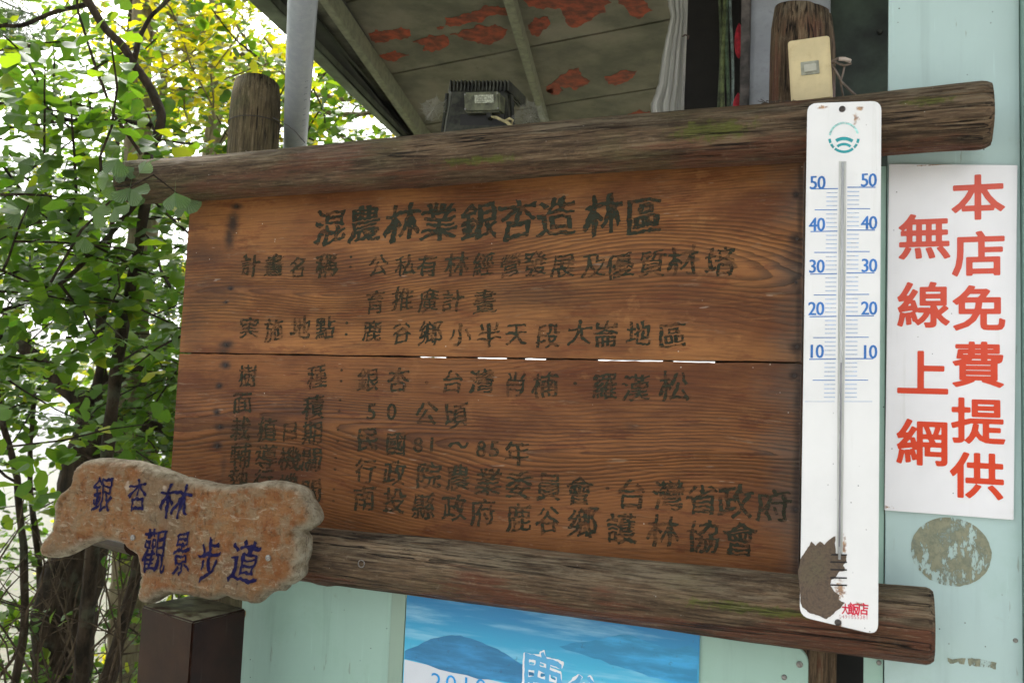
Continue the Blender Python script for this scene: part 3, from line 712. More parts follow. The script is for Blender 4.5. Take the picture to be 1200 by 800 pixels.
PY = LY - .006
posr = P(645, 790, PY)
PO = thing('poster', posr + Vector((0, 0, -.3)), 'blue poster of misty mountains and water with a white brushed title, below the lower log', 'poster')
pc = [P(477, 695.5, PY), P(820, 745.5, PY)]
pz = max(p.z for p in pc); pzt = pc[0].z
x0, x1 = pc[0].x, pc[1].x; zb = pzt - .95
Mps = Mat('blue printed sky and water'); x, y, z = Mps.xyz(); rz0 = zb
zl = z - (pzt - (posr.z - .3))       # 0 at the top edge, negative below
st = Mps.noise(1, 6, .6, Mps.map((3.2, 1, 34), (1, 0, 0), (0, -.10, 0)))
c = Mps.mix((zl * -1).sstep(.0, .14), (.006, .23, .52), (.05, .50, .74))
c = Mps.mix(st.sstep(.46, .72) * .75, c, (.36, .70, .86))
c = Mps.mix(Mps.noise(1, 5, .6, Mps.map((5, 1, 26), (6, 0, 2), (0, -.10, 0))).sstep(.57, .70) * .5, c, (.012, .20, .58))
c = Mps.mix(Mps.noise(60, 7, .75).sstep(.60, .66) * Mps.noise(7, 2).sstep(.52, .6), c, (.03, .12, .24))
Mps.color(c); Mps.set('Roughness', .3)
G().prism([Vector((x0, PY, pzt)), Vector((x1, PY, pzt)), Vector((x1, PY, zb)), Vector((x0, PY, zb))], (0, .0015, 0)).build('print_sheet', Mps.m, PO)
def mount(name, c0):
    m = Mat(name); c = m.mix(m.noise(1, 7, .65, m.map((7, 1, 40))).sstep(.40, .72) * .8, c0, tuple(min(1, k * 1.9 + .03) for k in c0))
    c = m.mix(m.noise(70, 5, .7).sstep(.60, .66) * .4, c, (.02, .08, .15)); m.color(c); m.set('Roughness', .3); return m.m
Mmt = mount('blue printed mountains', (.006, .17, .36))
def flat(name, pts, mat, par, off=.0006, it=2, amp=.05):
    q = smooth_poly(pts, it, amp); g = G(); g.add([P(x, y, PY - off) for x, y in q], [tuple(range(len(q)))]); return g.build(name, mat, par, recalc=False)
flat('printed_mountain', [(474.5, 762), (490, 756), (505, 748), (520, 745), (540, 744), (556, 749), (575, 757), (592, 765), (610, 777), (640, 790), (660, 800), (700, 812), (640, 812), (560, 795), (500, 778), (474.2, 771)], Mmt, PO)
flat('printed_mountain', [(655, 757), (680, 752), (705, 748), (722, 744), (735, 743), (760, 752), (790, 760), (806, 756), (818.5, 762), (818, 806), (780, 797), (745, 786), (715, 778), (690, 769)], mount('paler blue printed mountains', (.010, .24, .46)), PO)
flat('white_caption_band', [(474, 772), (520, 783), (570, 795), (620, 806), (660, 816), (660, 900), (471, 870), (472, 820)], white_mat('white printed paper', base=(.70, .75, .80)), PO, .0004, 1, 0)
g = G()
for i, ch in enumerate('2010'):
    p = P(511 + i * 17.5, 798 + i * 2.2, PY - .001); put(g, ch, p, 27 * depth(p) / FOC, UX, UZ, -.003, 0, 1.15, 0, -.1, False)
g.build('year_print', ink_mat('blue poster print', (.03, .27, .60), .05), PO, recalc=False)
g = G(); g2 = G()
for ch, px, py, s in (('鹿', 634, 797, 70), ('谷', 684, 818, 58)):
    p = P(px, py, PY - .0010); put(g, ch, p, s * depth(p) / FOC, UX, UZ, .034, .9, .78, 0, -.05)
    p = P(px, py, PY - .0014); put(g2, ch, p, s * depth(p) / FOC, UX, UZ, .012, .9, .78, 0, -.05)
g.build('title_outline', simple('white print', (.85, .88, .9), .3, .03), PO, recalc=False); g2.build('title_fill', simple('pale blue print', (.09, .42, .72), .3, .05), PO, recalc=False)

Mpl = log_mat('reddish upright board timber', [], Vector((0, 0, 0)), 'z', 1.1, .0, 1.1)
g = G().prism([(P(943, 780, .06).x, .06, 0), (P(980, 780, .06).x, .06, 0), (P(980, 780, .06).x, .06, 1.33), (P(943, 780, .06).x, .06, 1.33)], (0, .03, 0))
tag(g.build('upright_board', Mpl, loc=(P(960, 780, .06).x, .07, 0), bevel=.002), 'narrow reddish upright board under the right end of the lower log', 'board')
g = G().prism([(P(970, 780, .13).x, .13, 0), (P(1040, 780, .13).x, .13, 0), (P(1040, 780, .13).x, .13, 1.36), (P(970, 780, .13).x, .13, 1.36)], (0, .05, 0))
tag(g.build('gap_shade_panel', M_dark, loc=(P(995, 780, .13).x, .15, 0)), 'dark panel painting the shade in the narrow gap left of the lower green wall', 'board')  # added panel, its dark colour stands in for shade in the gap

# ================================================================ carved name slab
def slab():
    sc = .375
    o = [(130, 375), (150, 335), (175, 290), (170, 250), (185, 215), (215, 190), (230, 170), (240, 125), (275, 103), (330, 98), (390, 103), (430, 108), (500, 130), (560, 152), (620, 166), (690, 178), (740, 181), (800, 172), (860, 168), (910, 177), (945, 193),
         (962, 220), (985, 262), (987, 300), (962, 322), (942, 330), (955, 350), (951, 400), (941, 430), (936, 470), (915, 488), (890, 500), (880, 515), (840, 519), (820, 540), (790, 554), (750, 546), (700, 531), (660, 541), (620, 536), (560, 525), (510, 530),
         (475, 550), (440, 546), (435, 500), (441, 460), (440, 412), (420, 395), (380, 365), (330, 355), (280, 365), (240, 385), (200, 405), (160, 410), (135, 400)]
    Y = -.205
    pts = [P(x * sc, 500 + y * sc, Y + .008) for x, y in o]
    # densify and roughen the outline
    out = []
    n = len(pts)
    for i in range(n):
        p0, p1, p2, p3 = pts[i - 1], pts[i], pts[(i + 1) % n], pts[(i + 2) % n]
        for k in range(5):
            t = k / 5
            q = .5 * ((2 * p1) + (p2 - p0) * t + (2 * p0 - 5 * p1 + 4 * p2 - p3) * t * t + (3 * p1 - p0 - 3 * p2 + p3) * t ** 3)
            q += Vector((mnoise.noise(q * 60), 0, mnoise.noise(q * 60 + Vector((7, 7, 7))))) * .0026
            out.append(Vector((q.x, q.z)))
    P2 = np.array([[p.x, p.y] for p in out]); A = P2; B = np.roll(P2, -1, 0)
    def dist(q):
        ab = B - A; t = np.clip(((q - A) * ab).sum(1) / (ab * ab).sum(1), 0, 1)[:, None]
        return np.sqrt((((A + ab * t) - q) ** 2).sum(1).min())
    def inside(q):
        c = False
        for (x1, y1), (x2, y2) in zip(A, B):
            if (y1 > q[1]) != (y2 > q[1]) and q[0] < (x2 - x1) * (q[1] - y1) / (y2 - y1) + x1: c = not c
        return c
    s = .0036; vv = list(out); mn, mx = P2.min(0), P2.max(0)
    for i, gx in enumerate(np.arange(mn[0], mx[0], s)):
        for gz in np.arange(mn[1], mx[1], s):
            q = np.array([gx + random.uniform(-.1, .1) * s, gz + (i % 2) * s / 2])
            if inside(q) and dist(q) > s * .55: vv.append(Vector(q))
    # an extra ring near the edge for the round-over
    r = delaunay_2d_cdt(vv, [(i, (i + 1) % len(out)) for i in range(len(out))], [], 1, 1e-6)
    V2, F = r[0], r[2]
    T, Rr = .030, .020
    PITS = [(P(a_, b_, Y).x, P(a_, b_, Y).z, r_ / 700., d_) for a_, b_, r_, d_ in ((70, 592, 6, .016), (77, 583, 4, .010), (352, 622, 5, .014), (343, 626, 4, .010), (360, 585, 4, .008), (355, 640, 4, .009), (152, 560, 4, .007), (300, 700, 5, .009), (262, 699, 4, .008), (60, 620, 5, .008), (335, 655, 4, .006), (110, 570, 3, .004), (240, 610, 3, .003), (280, 600, 3, .003))]
    def H(x, z, d):
        e = min(1, d / Rr); h = T * math.sqrt(max(0, 1 - (1 - e) ** 2))
        w = Vector((x, z, 0))
        h += (.0050 * mnoise.noise(w * 22) + .0036 * mnoise.noise(w * 60 + Vector((3, 3, 3))) + .0018 * mnoise.noise(w * 160)) * min(1, d / .004)
        h -= .009 * max(0, 1 - abs(mnoise.noise(w * 34 + Vector((1, 2, 3)))) / .09) * max(0, 1 - d / .03) * min(1, d / .003)
        for (kx, kz, kr, kd) in PITS:
            h -= kd * math.exp(-(((x - kx) / kr) ** 2 + ((z - kz) / kr) ** 2))
        # lengthwise chisel ripples
        h += .0012 * math.sin(x * 260 + 6 * mnoise.noise(w * 12)) * min(1, d / .01) * max(0, mnoise.noise(w * 6 + Vector((9, 1, 1))) + .3)
        return h
    ds = [dist(np.array(v[:2])) for v in V2]
    front = []; hs = []
    for v, d in zip(V2, ds):
        h = H(v[0], v[1], d); hs.append(h); front.append((v[0], Y + .022 - h, v[1]))
    back = [(v[0], Y + .022 + .030 * math.sqrt(max(0, 1 - (1 - min(1, d / .02)) ** 2)), v[1]) for v, d in zip(V2, ds)]
    nV = len(V2); eb = [d < 1e-5 for d in ds]
    idx = [i if eb[i] else i + nV for i in range(nV)]
    F2 = [tuple(f) for f in F] + [tuple(idx[i] for i in reversed(f)) for f in F]
    base = P(240, 705, Y + .03)
    m = Mat('carved tree slab with worn orange stain'); a = m.nt.nodes.new('ShaderNodeAttribute'); a.attribute_name = 'rim'; rim = X(m.nt, a.outputs['Fac'])
    n1 = m.noise(14, 6, .65); n2 = m.noise(1, 7, .75, m.map((120, 60, 45), (0, 0, 0), (0, .6, 0)), dist=1.2); n3 = m.noise(38, 6, .7)
    n5 = m.noise(1, 7, .75, m.map((22, 60, 75), (2, 0, 3), (0, .45, 0)), dist=1.5)
    c = m.mix(n1.sstep(.32, .66), (.235, .082, .022), (.315, .170, .072))
    c = m.mix(n3.sstep(.46, .60) * .7, c, (.27, .20, .115))
    c = m.mix(m.noise(5.5, 3, .5, m.map((1, 1, 1), (.3, 2, 1))).sstep(.50, .66) * .65, c, (.19, .145, .09))
    c = m.mix(n2.sstep(.56, .66) * .5, c, (.36, .28, .20))
    ed = (1 - (rim + (n3 - .5) * .5 + (m.noise(9, 3) - .5) * .8).sstep(.10, .55))
    c = m.mix(ed * .9, c, m.mix(n3.sstep(.35, .65), (.22, .185, .115), (.50, .45, .33)))
    c = m.mix(m.noise(90, 5, .7).sstep(.60, .70) * .7, c, (.04, .03, .02))
    c = m.mix((m.noise(20, 2, .5, m.map((1, 1, 1), (9, 9, 4))).sstep(.70, .74)) * .6, c, (.58, .48, .38))
    c = m.mix(m.noise(1, 6, .7, m.map((60, 60, 24), (5, 0, 0), (0, -.5, 0)), dist=2.0).sstep(.58, .64) * .5, c, (.055, .024, .010))
    c = m.mix(n5.sstep(.56, .62) * .5, c, (.50, .43, .31)); c = m.mix((1 - n5.sstep(.36, .44)) * .4, c, (.10, .040, .014))
    c = m.mix(m.noise(150, 4, .7).sstep(.60, .68) * .35, c, (.40, .34, .23))
    m.color(c); m.set('Roughness', .66); m.set('Specular IOR Level', .18); m.bump(n2 * .7 + n3 + m.noise(140, 5, .7) * .8 + n5 * 1.4, 1.0, .007)
    t = thing('carved_name_slab', base, 'knobbly orange brown tree slab with blue painted Chinese characters, standing on the dark brown box post', 'name sign')
    g = G(); g.add(front + back, F2); ob = g.build('slab', m.m, t, smooth=True, recalc=True)
    at_ = ob.data.attributes.new('rim', 'FLOAT', 'POINT'); at_.data.foreach_set('value', [min(1, d / .035) for d in ds] * 2)
    # lettering sits on the uneven face
    gi = G()
    from mathutils.bvhtree import BVHTree
    bv = BVHTree.FromPolygons([Vector(v) for v in front], [tuple(f) for f in F])
    chars = [('銀', 124, 579, 44, .72, -.05), ('杏', 165, 579, 38, .80, .02), ('林', 209, 587, 46, .98, -.12), ('觀', 185, 645, 55, .62, -.06), ('景', 217, 647, 54, .48, .02), ('步', 249, 655, 54, .62, 0), ('道', 290, 657, 54, .78, -.1)]
    Mbp = ink_mat('blue brush paint', (.005, .004, .030), -.9, 110, .5)
    for ch, px, py, s_, wd, ro in chars:
        gi = G(); p = P(px, py, Y); put(gi, ch, p, s_ * depth(p) / FOC, UX, UZ, .012, 1.5, wd, ro, .12, by=.002, fine=True)
        nv = []
        for v in gi.v:
            hit = bv.ray_cast(Vector((v[0], Y - .2, v[2])), Vector((0, 1, 0)))
            nv.append((v[0], (hit[0].y if hit[0] else Y) - .0016, v[2]))
        gi.v = nv
        gi.build('character', Mbp, t, recalc=False)
    for px, py in ((160, 629), (318.5, 652.5)):
        p = P(px, py, Y); hit = bv.ray_cast(Vector((p.x, Y - .2, p.z)), Vector((0, 1, 0))); p = hit[0] or p
        G().tube([p + Vector((0, .002, 0)), p - Vector((0, .003, 0)), p - Vector((0, .004, 0))], [.006, .006, .003], 12).build('screw', M_screw, t)
slab()

# dark brown box post
def box_post():
    near = P(226, 728, -.275); zt = near.z
    l = PZ(166, 709, zt); r = PZ(281, 706, zt)
    u = (l - near); v = (r - near)
    u.z = v.z = 0
    v = v - u * (v.dot(u) / u.dot(u)) * .6
    m = Mat('dark brown gloss paint'); n = m.noise(14, 6, .65)
    c = m.mix(n.sstep(.35, .7), (.014, .005, .003), (.028, .011, .006)); c = m.mix(m.noise(1, 5, .6, m.map((60, 60, 5))).sstep(.60, .75) * .5, c, (.06, .05, .04))
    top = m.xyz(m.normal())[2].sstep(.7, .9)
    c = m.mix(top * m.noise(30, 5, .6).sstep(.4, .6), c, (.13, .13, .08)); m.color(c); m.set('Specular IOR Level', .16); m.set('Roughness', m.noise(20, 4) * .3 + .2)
    m.bump(m.noise(50, 4), .2, .001)
    t = thing('box_post', (near.x, near.y + .1, 0), 'square dark brown glossy post with its corner facing us, under the carved slab', 'post')
    v = v * .86
    cpt = near + u * .5 + v * .5
    q = [near, near + v, near + u + v, near + u]
    G().prism(q, (0, 0, -zt + .02)).build('shaft', m.m, t, bevel=.0035)
    G().prism([Vector((cpt.x + (k.x - cpt.x) * 1.3, cpt.y + (k.y - cpt.y) * 1.3, .12)) for k in q], (0, 0, -.1)).build('foot_plate', m.m, t)
    # dark rail that runs back behind the slab
    a, b = P(158, 638, -.10), P(104, 626, .03)
    g = G(); g.tube([a, a * .5 + b * .5, b], [.024, .023, .022], 14)
    tag(g.build('rail_stub', m.m, loc=a), 'short dark brown rail end behind the left side of the carved slab', 'rail')
box_post()

# ================================================================ roof with peeling ceiling
ZR = 2.8
def roof():
    t = thing('roof', PZ(600, 60, ZR) , 'old roof underside of grey green boards with peeling red paint patches', 'roof')
    Mc = Mat('mildewed green grey ceiling paint'); n = Mc.noise(5, 7, .65)
    c = Mc.mix(n.sstep(.35, .68), (.082, .082, .054), (.175, .158, .115)); c = Mc.mix(Mc.noise(24, 6, .75).sstep(.55, .72) * .6, c, (.055, .06, .035))
    c = Mc.mix(Mc.noise(2.2, 5, .6, Mc.map((1, 1, 1), (4, 4, 0))).sstep(.48, .62) * .5, c, (.24, .215, .165))
    Mc.color(c); Mc.set('Roughness', .8); Mc.bump(Mc.noise(50, 6, .7), .7, .002)
    sk = 1 / 487.
    # boards between seams: seam k crosses the frame along the photographed direction
    a0, a1 = PZ(463, 90, ZR), PZ(773, 30, ZR); b0, b1 = PZ(463, 155, ZR), PZ(770, 107, ZR)
    def seam(k, x):
        ya = a0.y + (a1.y - a0.y) * (x - a0.x) / (a1.x - a0.x); yb = b0.y + (b1.y - b0.y) * (x - b0.x) / (b1.x - b0.x)
        return ya + (yb - ya) * k
    L0a, L0b = PZ(290, 0, ZR), PZ(465, 162, ZR)
    def xf(y, off=0):               # plan position of the outer roof edge
        return L0a.x + (L0b.x - L0a.x) * (y - L0a.y) / (L0b.y - L0a.y) + off
    for k in range(-2, 6):
        g = G(); xs = (-2.4, .6); gap = .006
        q = []
        for x_, kk in ((xs[0], k), (xs[1], k), (xs[1], k + 1), (xs[0], k + 1)):
            y_ = seam(kk, x_) + (gap if kk == k else -gap); q.append(Vector((x_, y_, ZR + .012)))
        # trim to the outer edge
        q[0].x = xf(q[0].y) + .1; q[0].y = seam(k, q[0].x) + gap; q[3].x = xf(q[3].y) + .1; q[3].y = seam(k + 1, q[3].x) - gap
        g.prism(q, (0, 0, .02)); g.build('ceiling_board', Mc.m, t)
    g = G(); y0_, y1_ = -.5, 5.5
    g.prism([(xf(y0_) + .03, y0_, ZR + .06), (.6, y0_, ZR + .06), (.6, y1_, ZR + .06), (xf(y1_) + .03, y1_, ZR + .06)], (0, 0, .02)); g.build('roof_deck', simple('dark roof deck', (.05, .05, .045), .8), t)
    def strip(pa, pb, pc, pd, z0, hgt, mat, name):   # pa-pb inner line, pc-pd outer line, in ceiling-plane pixels
        A, B, C_, D = [PZ(*p, z0) for p in (pa, pb, pc, pd)]
        def ext(a, b): d = (b - a); return a - d * .8, b + d * 1.2
        A, B = ext(A, B); C_, D = ext(C_, D)
        G().prism([A, C_, D, B], (0, 0, hgt)).build(name, mat, t, bevel=.002)
    Mfa = simple('green grey fascia paint', (.145, .17, .125), .6, .3, 9, 0, .001, (.08, .085, .06))
    Mbl = simple('black steel and painted shade', (.022, .022, .02), .5, .3, 30)
    Mba = simple('pale mildewed batten', (.20, .205, .14), .8, .15, 40, 0, .0004, (.08, .085, .05), 30)
    Mpn = simple('dim soffit board', (.12, .12, .085), .8, .35, 14, 0, .001, (.06, .05, .03), 8)
    strip((290, 0), (465, 162), (316, 0), (473, 162), ZR - .05, .14, Mfa, 'fascia')
    strip((317, 0), (473.5, 160), (350, 0), (480, 160), ZR - .02, .10, Mbl, 'steel_channel')
    strip((351, 0), (480.5, 160), (371, 0), (486, 160), ZR + .0, .01, Mpn, 'soffit_board')
    strip((372, 0), (486, 160), (383, 0), (495, 160), ZR - .055, .065, Mba, 'batten')
    strip((384, 0), (495.5, 160), (402, 0), (500, 160), ZR + .005, .005, Mbl, 'painted_shade_strip')  # black strip painting in the shadow beside the batten
    strip((589, 0), (634, 145), (601, 0), (641, 145), ZR - .035, .045, Mba, 'batten')
    # peeled patches showing the red coat
    Mrd = simple('red undercoat', (.26, .040, .010), .75, .4, 30, 0, .001, (.09, .03, .015), 25, .8)
    Z = ZR + .0105
    def c2(l): return [(250 + x / 3, y / 3) for x, y in l]
    def c3(l): return [(600 + x / 3, y / 3) for x, y in l]
    polys = [c2([(545, 120), (570, 105), (630, 108), (660, 95), (690, 105), (695, 128), (660, 142), (620, 140), (590, 150), (560, 145)]),
        c2([(580, 195), (620, 188), (640, 178), (665, 190), (688, 195), (650, 208), (635, 218), (600, 210)]),
        c2([(700, 148), (740, 135), (790, 128), (825, 130), (830, 155), (800, 175), (770, 185), (735, 178), (745, 160)]),
        c2([(815, 62), (880, 50), (930, 40), (1000, 22), (1050, 28), (1040, 55), (985, 55), (950, 75), (900, 80), (850, 92), (815, 90)]),
        c2([(830, 122), (880, 105), (930, 88), (990, 86), (1035, 105), (1020, 135), (975, 158), (930, 155), (880, 142)]),
        c2([(785, 98), (812, 94), (805, 104), (788, 106)]),
        c3([(40, 0), (150, -10), (330, -8), (350, 10), (325, 20), (330, 45), (290, 60), (260, 80), (230, 98), (200, 92), (185, 60), (170, 30), (110, 35), (60, 25)]),
        c3([(55, 90), (80, 62), (125, 60), (135, 85), (110, 105), (90, 130), (70, 125)]),
        c3([(370, -8), (440, -10), (465, 5), (495, 38), (450, 68), (425, 60), (400, 30), (375, 15)]),
        c3([(120, 305), (150, 285), (185, 262), (200, 245), (235, 240), (245, 270), (275, 285), (250, 305), (220, 318), (175, 305), (145, 330), (125, 325)]),
        c3([(325, 270), (370, 258), (440, 250), (425, 275), (395, 290), (340, 297)]),
        c3([(300, 415), (350, 408), (420, 400), (480, 392), (500, 400), (470, 415), (380, 425), (310, 430)]),
        c2([(1170, 320), (1210, 300), (1230, 320), (1200, 335)])]
    for q in polys:
        q = smooth_poly(q, 3, .17); g = G(); g.prism([PZ(max(q_[0], 200), q_[1], Z) for q_ in q], (0, 0, .001)); g.build('peeled_patch', Mrd, t)
    return xf
XF = roof()

# grey pipe that leans forward past the roof edge
Mpipe = Mat('grey plastic pipe'); z = Mpipe.xyz()[2]
c = Mpipe.mix(Mpipe.noise(1, 5, .6, Mpipe.map((60, 60, 4))).sstep(.4, .7), (.27, .30, .335), (.31, .34, .37)); c = Mpipe.mix(Mpipe.noise(90, 5, .7).sstep(.64, .68) * .3, c, (.13, .14, .14))
Mpipe.color(c); Mpipe.set('Roughness', .4)
pa, pb = PD(345.5, 172, 2.36), PD(355, 0, 1.86)
d = (pb - pa)
g = G(); g.tube([pa - d * .3, pa, pb, pb + d * .5], [.0300, .0303, .0310, .0312], 32)
pa2 = pa - d * .3
PI_ = tag(g.build('grey_pipe', Mpipe.m, smooth=True, loc=tuple(pa2)), 'smooth grey plastic pipe rising behind the top log beside the short left post', 'pipe')
g = G()                                             # dotted maker line along the pipe
side = (CAM - pa).normalized(); ax = d.normalized(); tn = ax.cross(side).normalized(); out_ = tn.cross(ax).normalized()
if out_.dot(side) < 0: out_ = -out_
if tn.dot(right) < 0: tn = -tn
dirn = (out_ * math.cos(.62) + tn * math.sin(.62))
tt = dirn.cross(ax).normalized()
for i, ch in enumerate('0 5 0  1 1 2 0 0  3 7 8 2'):
    if ch == ' ': continue
    q = pa + ax * (.03 + i * .012) + dirn * .0314
    put(g, ch, q, .011, ax, tt, 0, 0, .9, 0, 0, False)
g.build('pipe_print', ink_mat('grey black print', (.07, .07, .08), .5, 200), PI_, recalc=False)

# ================================================================ floodlight behind the log
def flood():
    Y = .09; base = P(560, 160, Y)
    t = thing('floodlight', base, 'mossy black ribbed floodlight seen from behind above the top log', 'floodlight')
    Mh = simple('weathered black aluminium with moss', (.042, .044, .030), .6, .5, 40, .2, .002, (.13, .14, .07), 16, .8)
    Mj = simple('mossy grey junction box', (.105, .112, .062), .6, .4, 60, 0, .001, (.05, .05, .03), 30)
    def Q(x, y, dy=0): return P(x, y, Y + dy)
    g = G(); pr_ = [Q(527, 104), (Q(594, 103)), (Q(598, 160)), (Q(521, 160))]
    f = [Q(531, 100, .03), Q(593, 100, .03), Q(599, 170, -.02), Q(519, 170, -.02)]
    bk = [Q(527, 96, .14), Q(597, 96, .14), Q(603, 172, .12), Q(515, 172, .12)]
    g.add(f + bk, [(0, 1, 2, 3), (7, 6, 5, 4), (0, 4, 5, 1), (1, 5, 6, 2), (2, 6, 7, 3), (3, 7, 4, 0)]); g.build('housing', Mh, t, bevel=.004)
    for i in range(17):
        x = 527.5 + i * 4.25; a = Q(x, 93.5 + (i % 3) * .3, .02); b = Q(x, 106.5, .02); w_ = .0034
        g = G(); g.prism([a - UX * w_ / 2, a + UX * w_ / 2, b + UX * w_ / 2, b - UX * w_ / 2], (0, .11, 0)); g.build('fin', Mh, t, bevel=.0006)
    for x in (524, 599):
        a = Q(x, 110, .05); b = Q(x + (-6 if x < 560 else 3), 165, .05)
        G().tube([a, b], .005, 6).build('bracket_arm', Mh, t)
    G().prism([Q(543, 108, -.02), Q(584.5, 106.5, -.02), Q(586, 131, -.02), Q(544, 132, -.02)], (0, .045, 0)).build('junction_box', Mj, t, bevel=.004)
    lb = G().prism([Q(556, 111.5, -.0215), Q(578, 111, -.0215), Q(578.5, 120.5, -.0215), Q(556.5, 121, -.0215)], (0, .001, 0)).build('label_plate', simple('pale label', (.42, .44, .33), .5, .35, 250), t)
    g = G()
    for yy, s_, a_ in ((113.6, 558, 571), (116.2, 558, 575), (118.6, 559, 568)): g.add([Q(s_, yy, -.0222), Q(a_, yy - .2, -.0222), Q(a_, yy + .6, -.0222), Q(s_, yy + .8, -.0222)], [(0, 1, 2, 3)])
    g.build('small_print', simple('grey print', (.16, .17, .12), .6), lb, recalc=False)
    for x, y in ((545.5, 128), (583.5, 127), (545, 111), (583, 109.5)):
        p = Q(x, y, -.022); G().tube([p, p + Vector((0, -.002, 0))], .0022, 8).build('screw', M_screw, t)
    p0, p1 = Q(573, 131, -.005), Q(575, 139, -.012)
    G().tube([p0, p0 * .5 + p1 * .5, p1], [.0075, .0085, .006], 12).build('cable_gland', Mh, t)
    Mk = simple('yellowed tape', (.46, .40, .20), .6, .3, 120)
    pts = [Q(576, 137, -.02), Q(582, 138, -.026), Q(588, 141, -.03), Q(594, 143, -.03), Q(600, 149, -.028), Q(603, 156, -.02), Q(604, 166, -.01)]
    G().tube(pts, [.002, .0035, .003, .004, .0045, .005, .004], 8).build('taped_cable', Mk, t, smooth=True)
    G().tube([Q(592, 142, -.03), Q(597, 139, -.035), Q(601, 141, -.035), Q(600, 145, -.03)], [.003, .003, .0025, .002], 7).build('tape_tail', Mk, t, smooth=True)
    # dark mouth under the ribs
    G().prism([Q(540, 134, -.004), Q(590, 134, -.004), Q(592, 170, -.004), Q(537, 170, -.004)], (0, .02, 0)).build('recess_plate', simple('dark recess', (.012, .012, .01), .7), t)
flood()
Mweb = simple('dusty cobweb silk', (.34, .34, .31), .9)
for nm, cx, cy, s_, lab in (('left', 508, 128, 15, 'dusty round cobweb on the left side of the ribbed floodlight'), ('right', 622, 137, 19, 'dusty round cobweb to the right of the ribbed floodlight')):
    g = G(); Y = .12; c = P(cx, cy, Y); k_ = depth(c) / FOC
    ang = np.linspace(0, 2 * math.pi, 16)[:-1] + .1
    rad_ = [s_ * random.uniform(.9, 1.4) for _ in ang]
    for a, r in zip(ang, rad_): g.tube([c, c + (UX * math.cos(a) + UZ * math.sin(a) * .8) * r * 1.15 * k_ + Vector((0, random.uniform(-.01, .01), 0))], .00022, 3)
    for q in np.linspace(.15, .95, 12):
        for i, a in enumerate(ang):
            b = ang[(i + 1) % len(ang)]; r2 = rad_[(i + 1) % len(ang)]
            if random.random() < .12: continue
            p1 = c + (UX * math.cos(a) + UZ * math.sin(a) * .8) * rad_[i] * q * k_; p2 = c + (UX * math.cos(b) + UZ * math.sin(b) * .8) * r2 * q * k_
            g.tube([p1, (p1 + p2) / 2 * 1.0 + (c - (p1 + p2) / 2) * .06, p2], .00028, 3)
    tag(g.build('cobweb', Mweb, loc=tuple(c)), lab, 'cobweb')

# ================================================================ light switch and its wires
def switch():
    Y = -.02; base = P(950, 120, Y)
    t = thing('light_switch', base, 'yellowed plastic light switch plate standing on the top log before the brown post', 'light switch')
    Ms = simple('yellowed ivory plastic', (.60, .50, .27), .4, .08, 14, 0, 0, (.34, .24, .10), 40, .55)
    cs = rounded([P(923, 48, Y), P(972, 41, Y), P(976, 115, Y), P(927, 121, Y)], .007)
    G().prism(cs, (0, .022, 0)).build('plate', Ms, t, bevel=.003)
    Mg = simple('grey bezel', (.30, .31, .24), .5, .2, 60)
    G().prism([P(938, 73, Y - .002), P(959.5, 70.5, Y - .002), P(960.5, 86, Y - .002), P(939, 88.5, Y - .002)], (0, .004, 0)).build('bezel', Mg, t, bevel=.0008)
    G().prism([P(942, 75.5, Y - .006), P(956.5, 74, Y - .004), P(957, 83, Y - .004), P(942.5, 85, Y - .006)], (0, .004, 0)).build('rocker', simple('grey rocker', (.42, .42, .34), .4, .1), t, bevel=.001)
    Mw = simple('brown lamp wire', (.17, .13, .10), .6, .3, 90)
    g = G(); g.tube([P(974, 73, Y + .01), P(981, 69, Y + .01), P(988, 68, Y + .01), P(996, 70, Y + .012), (P(997, 75, Y + .012)), P(990, 77, Y + .012), P(983, 75, Y + .012), P(976, 71, Y + .01)], .0022, 8).build('wire', Mw, t, smooth=True)
    G().tube([P(983, 69.5, Y + .006), P(990, 69.5, Y + .006), P(997, 72, Y + .006)], [.0035, .004, .0035], 9).build('wire_sleeve', simple('dirty white sleeve', (.48, .40, .34), .5), t, smooth=True)
    G().tube([P(974, 76, Y + .01), P(980, 84, Y + .01), P(986, 96, Y + .012), P(996, 106, Y + .012), P(1004, 113, Y + .012), P(1010, 120, Y + .03)], .0022, 8).build('wire', Mw, t, smooth=True)
    G().tube([P(990, 76, Y + .015), P(988, 86, Y + .016), P(985, 96, Y + .016), P(987, 107, Y + .02), P(989, 118, Y + .03)], .0018, 8).build('wire', Mw, t, smooth=True)
switch()
# dry litter on the log
g = G(); base = P(905, 122, -.055)
for i in range(60):
    p = P(random.uniform(893, 932), random.uniform(118, 124), -.06 + random.uniform(-.01, .01)); a = Vector((random.uniform(-1, 1), random.uniform(-1, 1), random.uniform(-.3, .3))).normalized() * random.uniform(.003, .009)
    g.tube([p - a, p + a], .0006, 4)
tag(g.build('leaf_litter', simple('dry dark litter', (.07, .055, .04), .9), loc=tuple(base)), 'small heap of dry dark plant litter on the top log left of the switch', 'litter', kind='stuff')

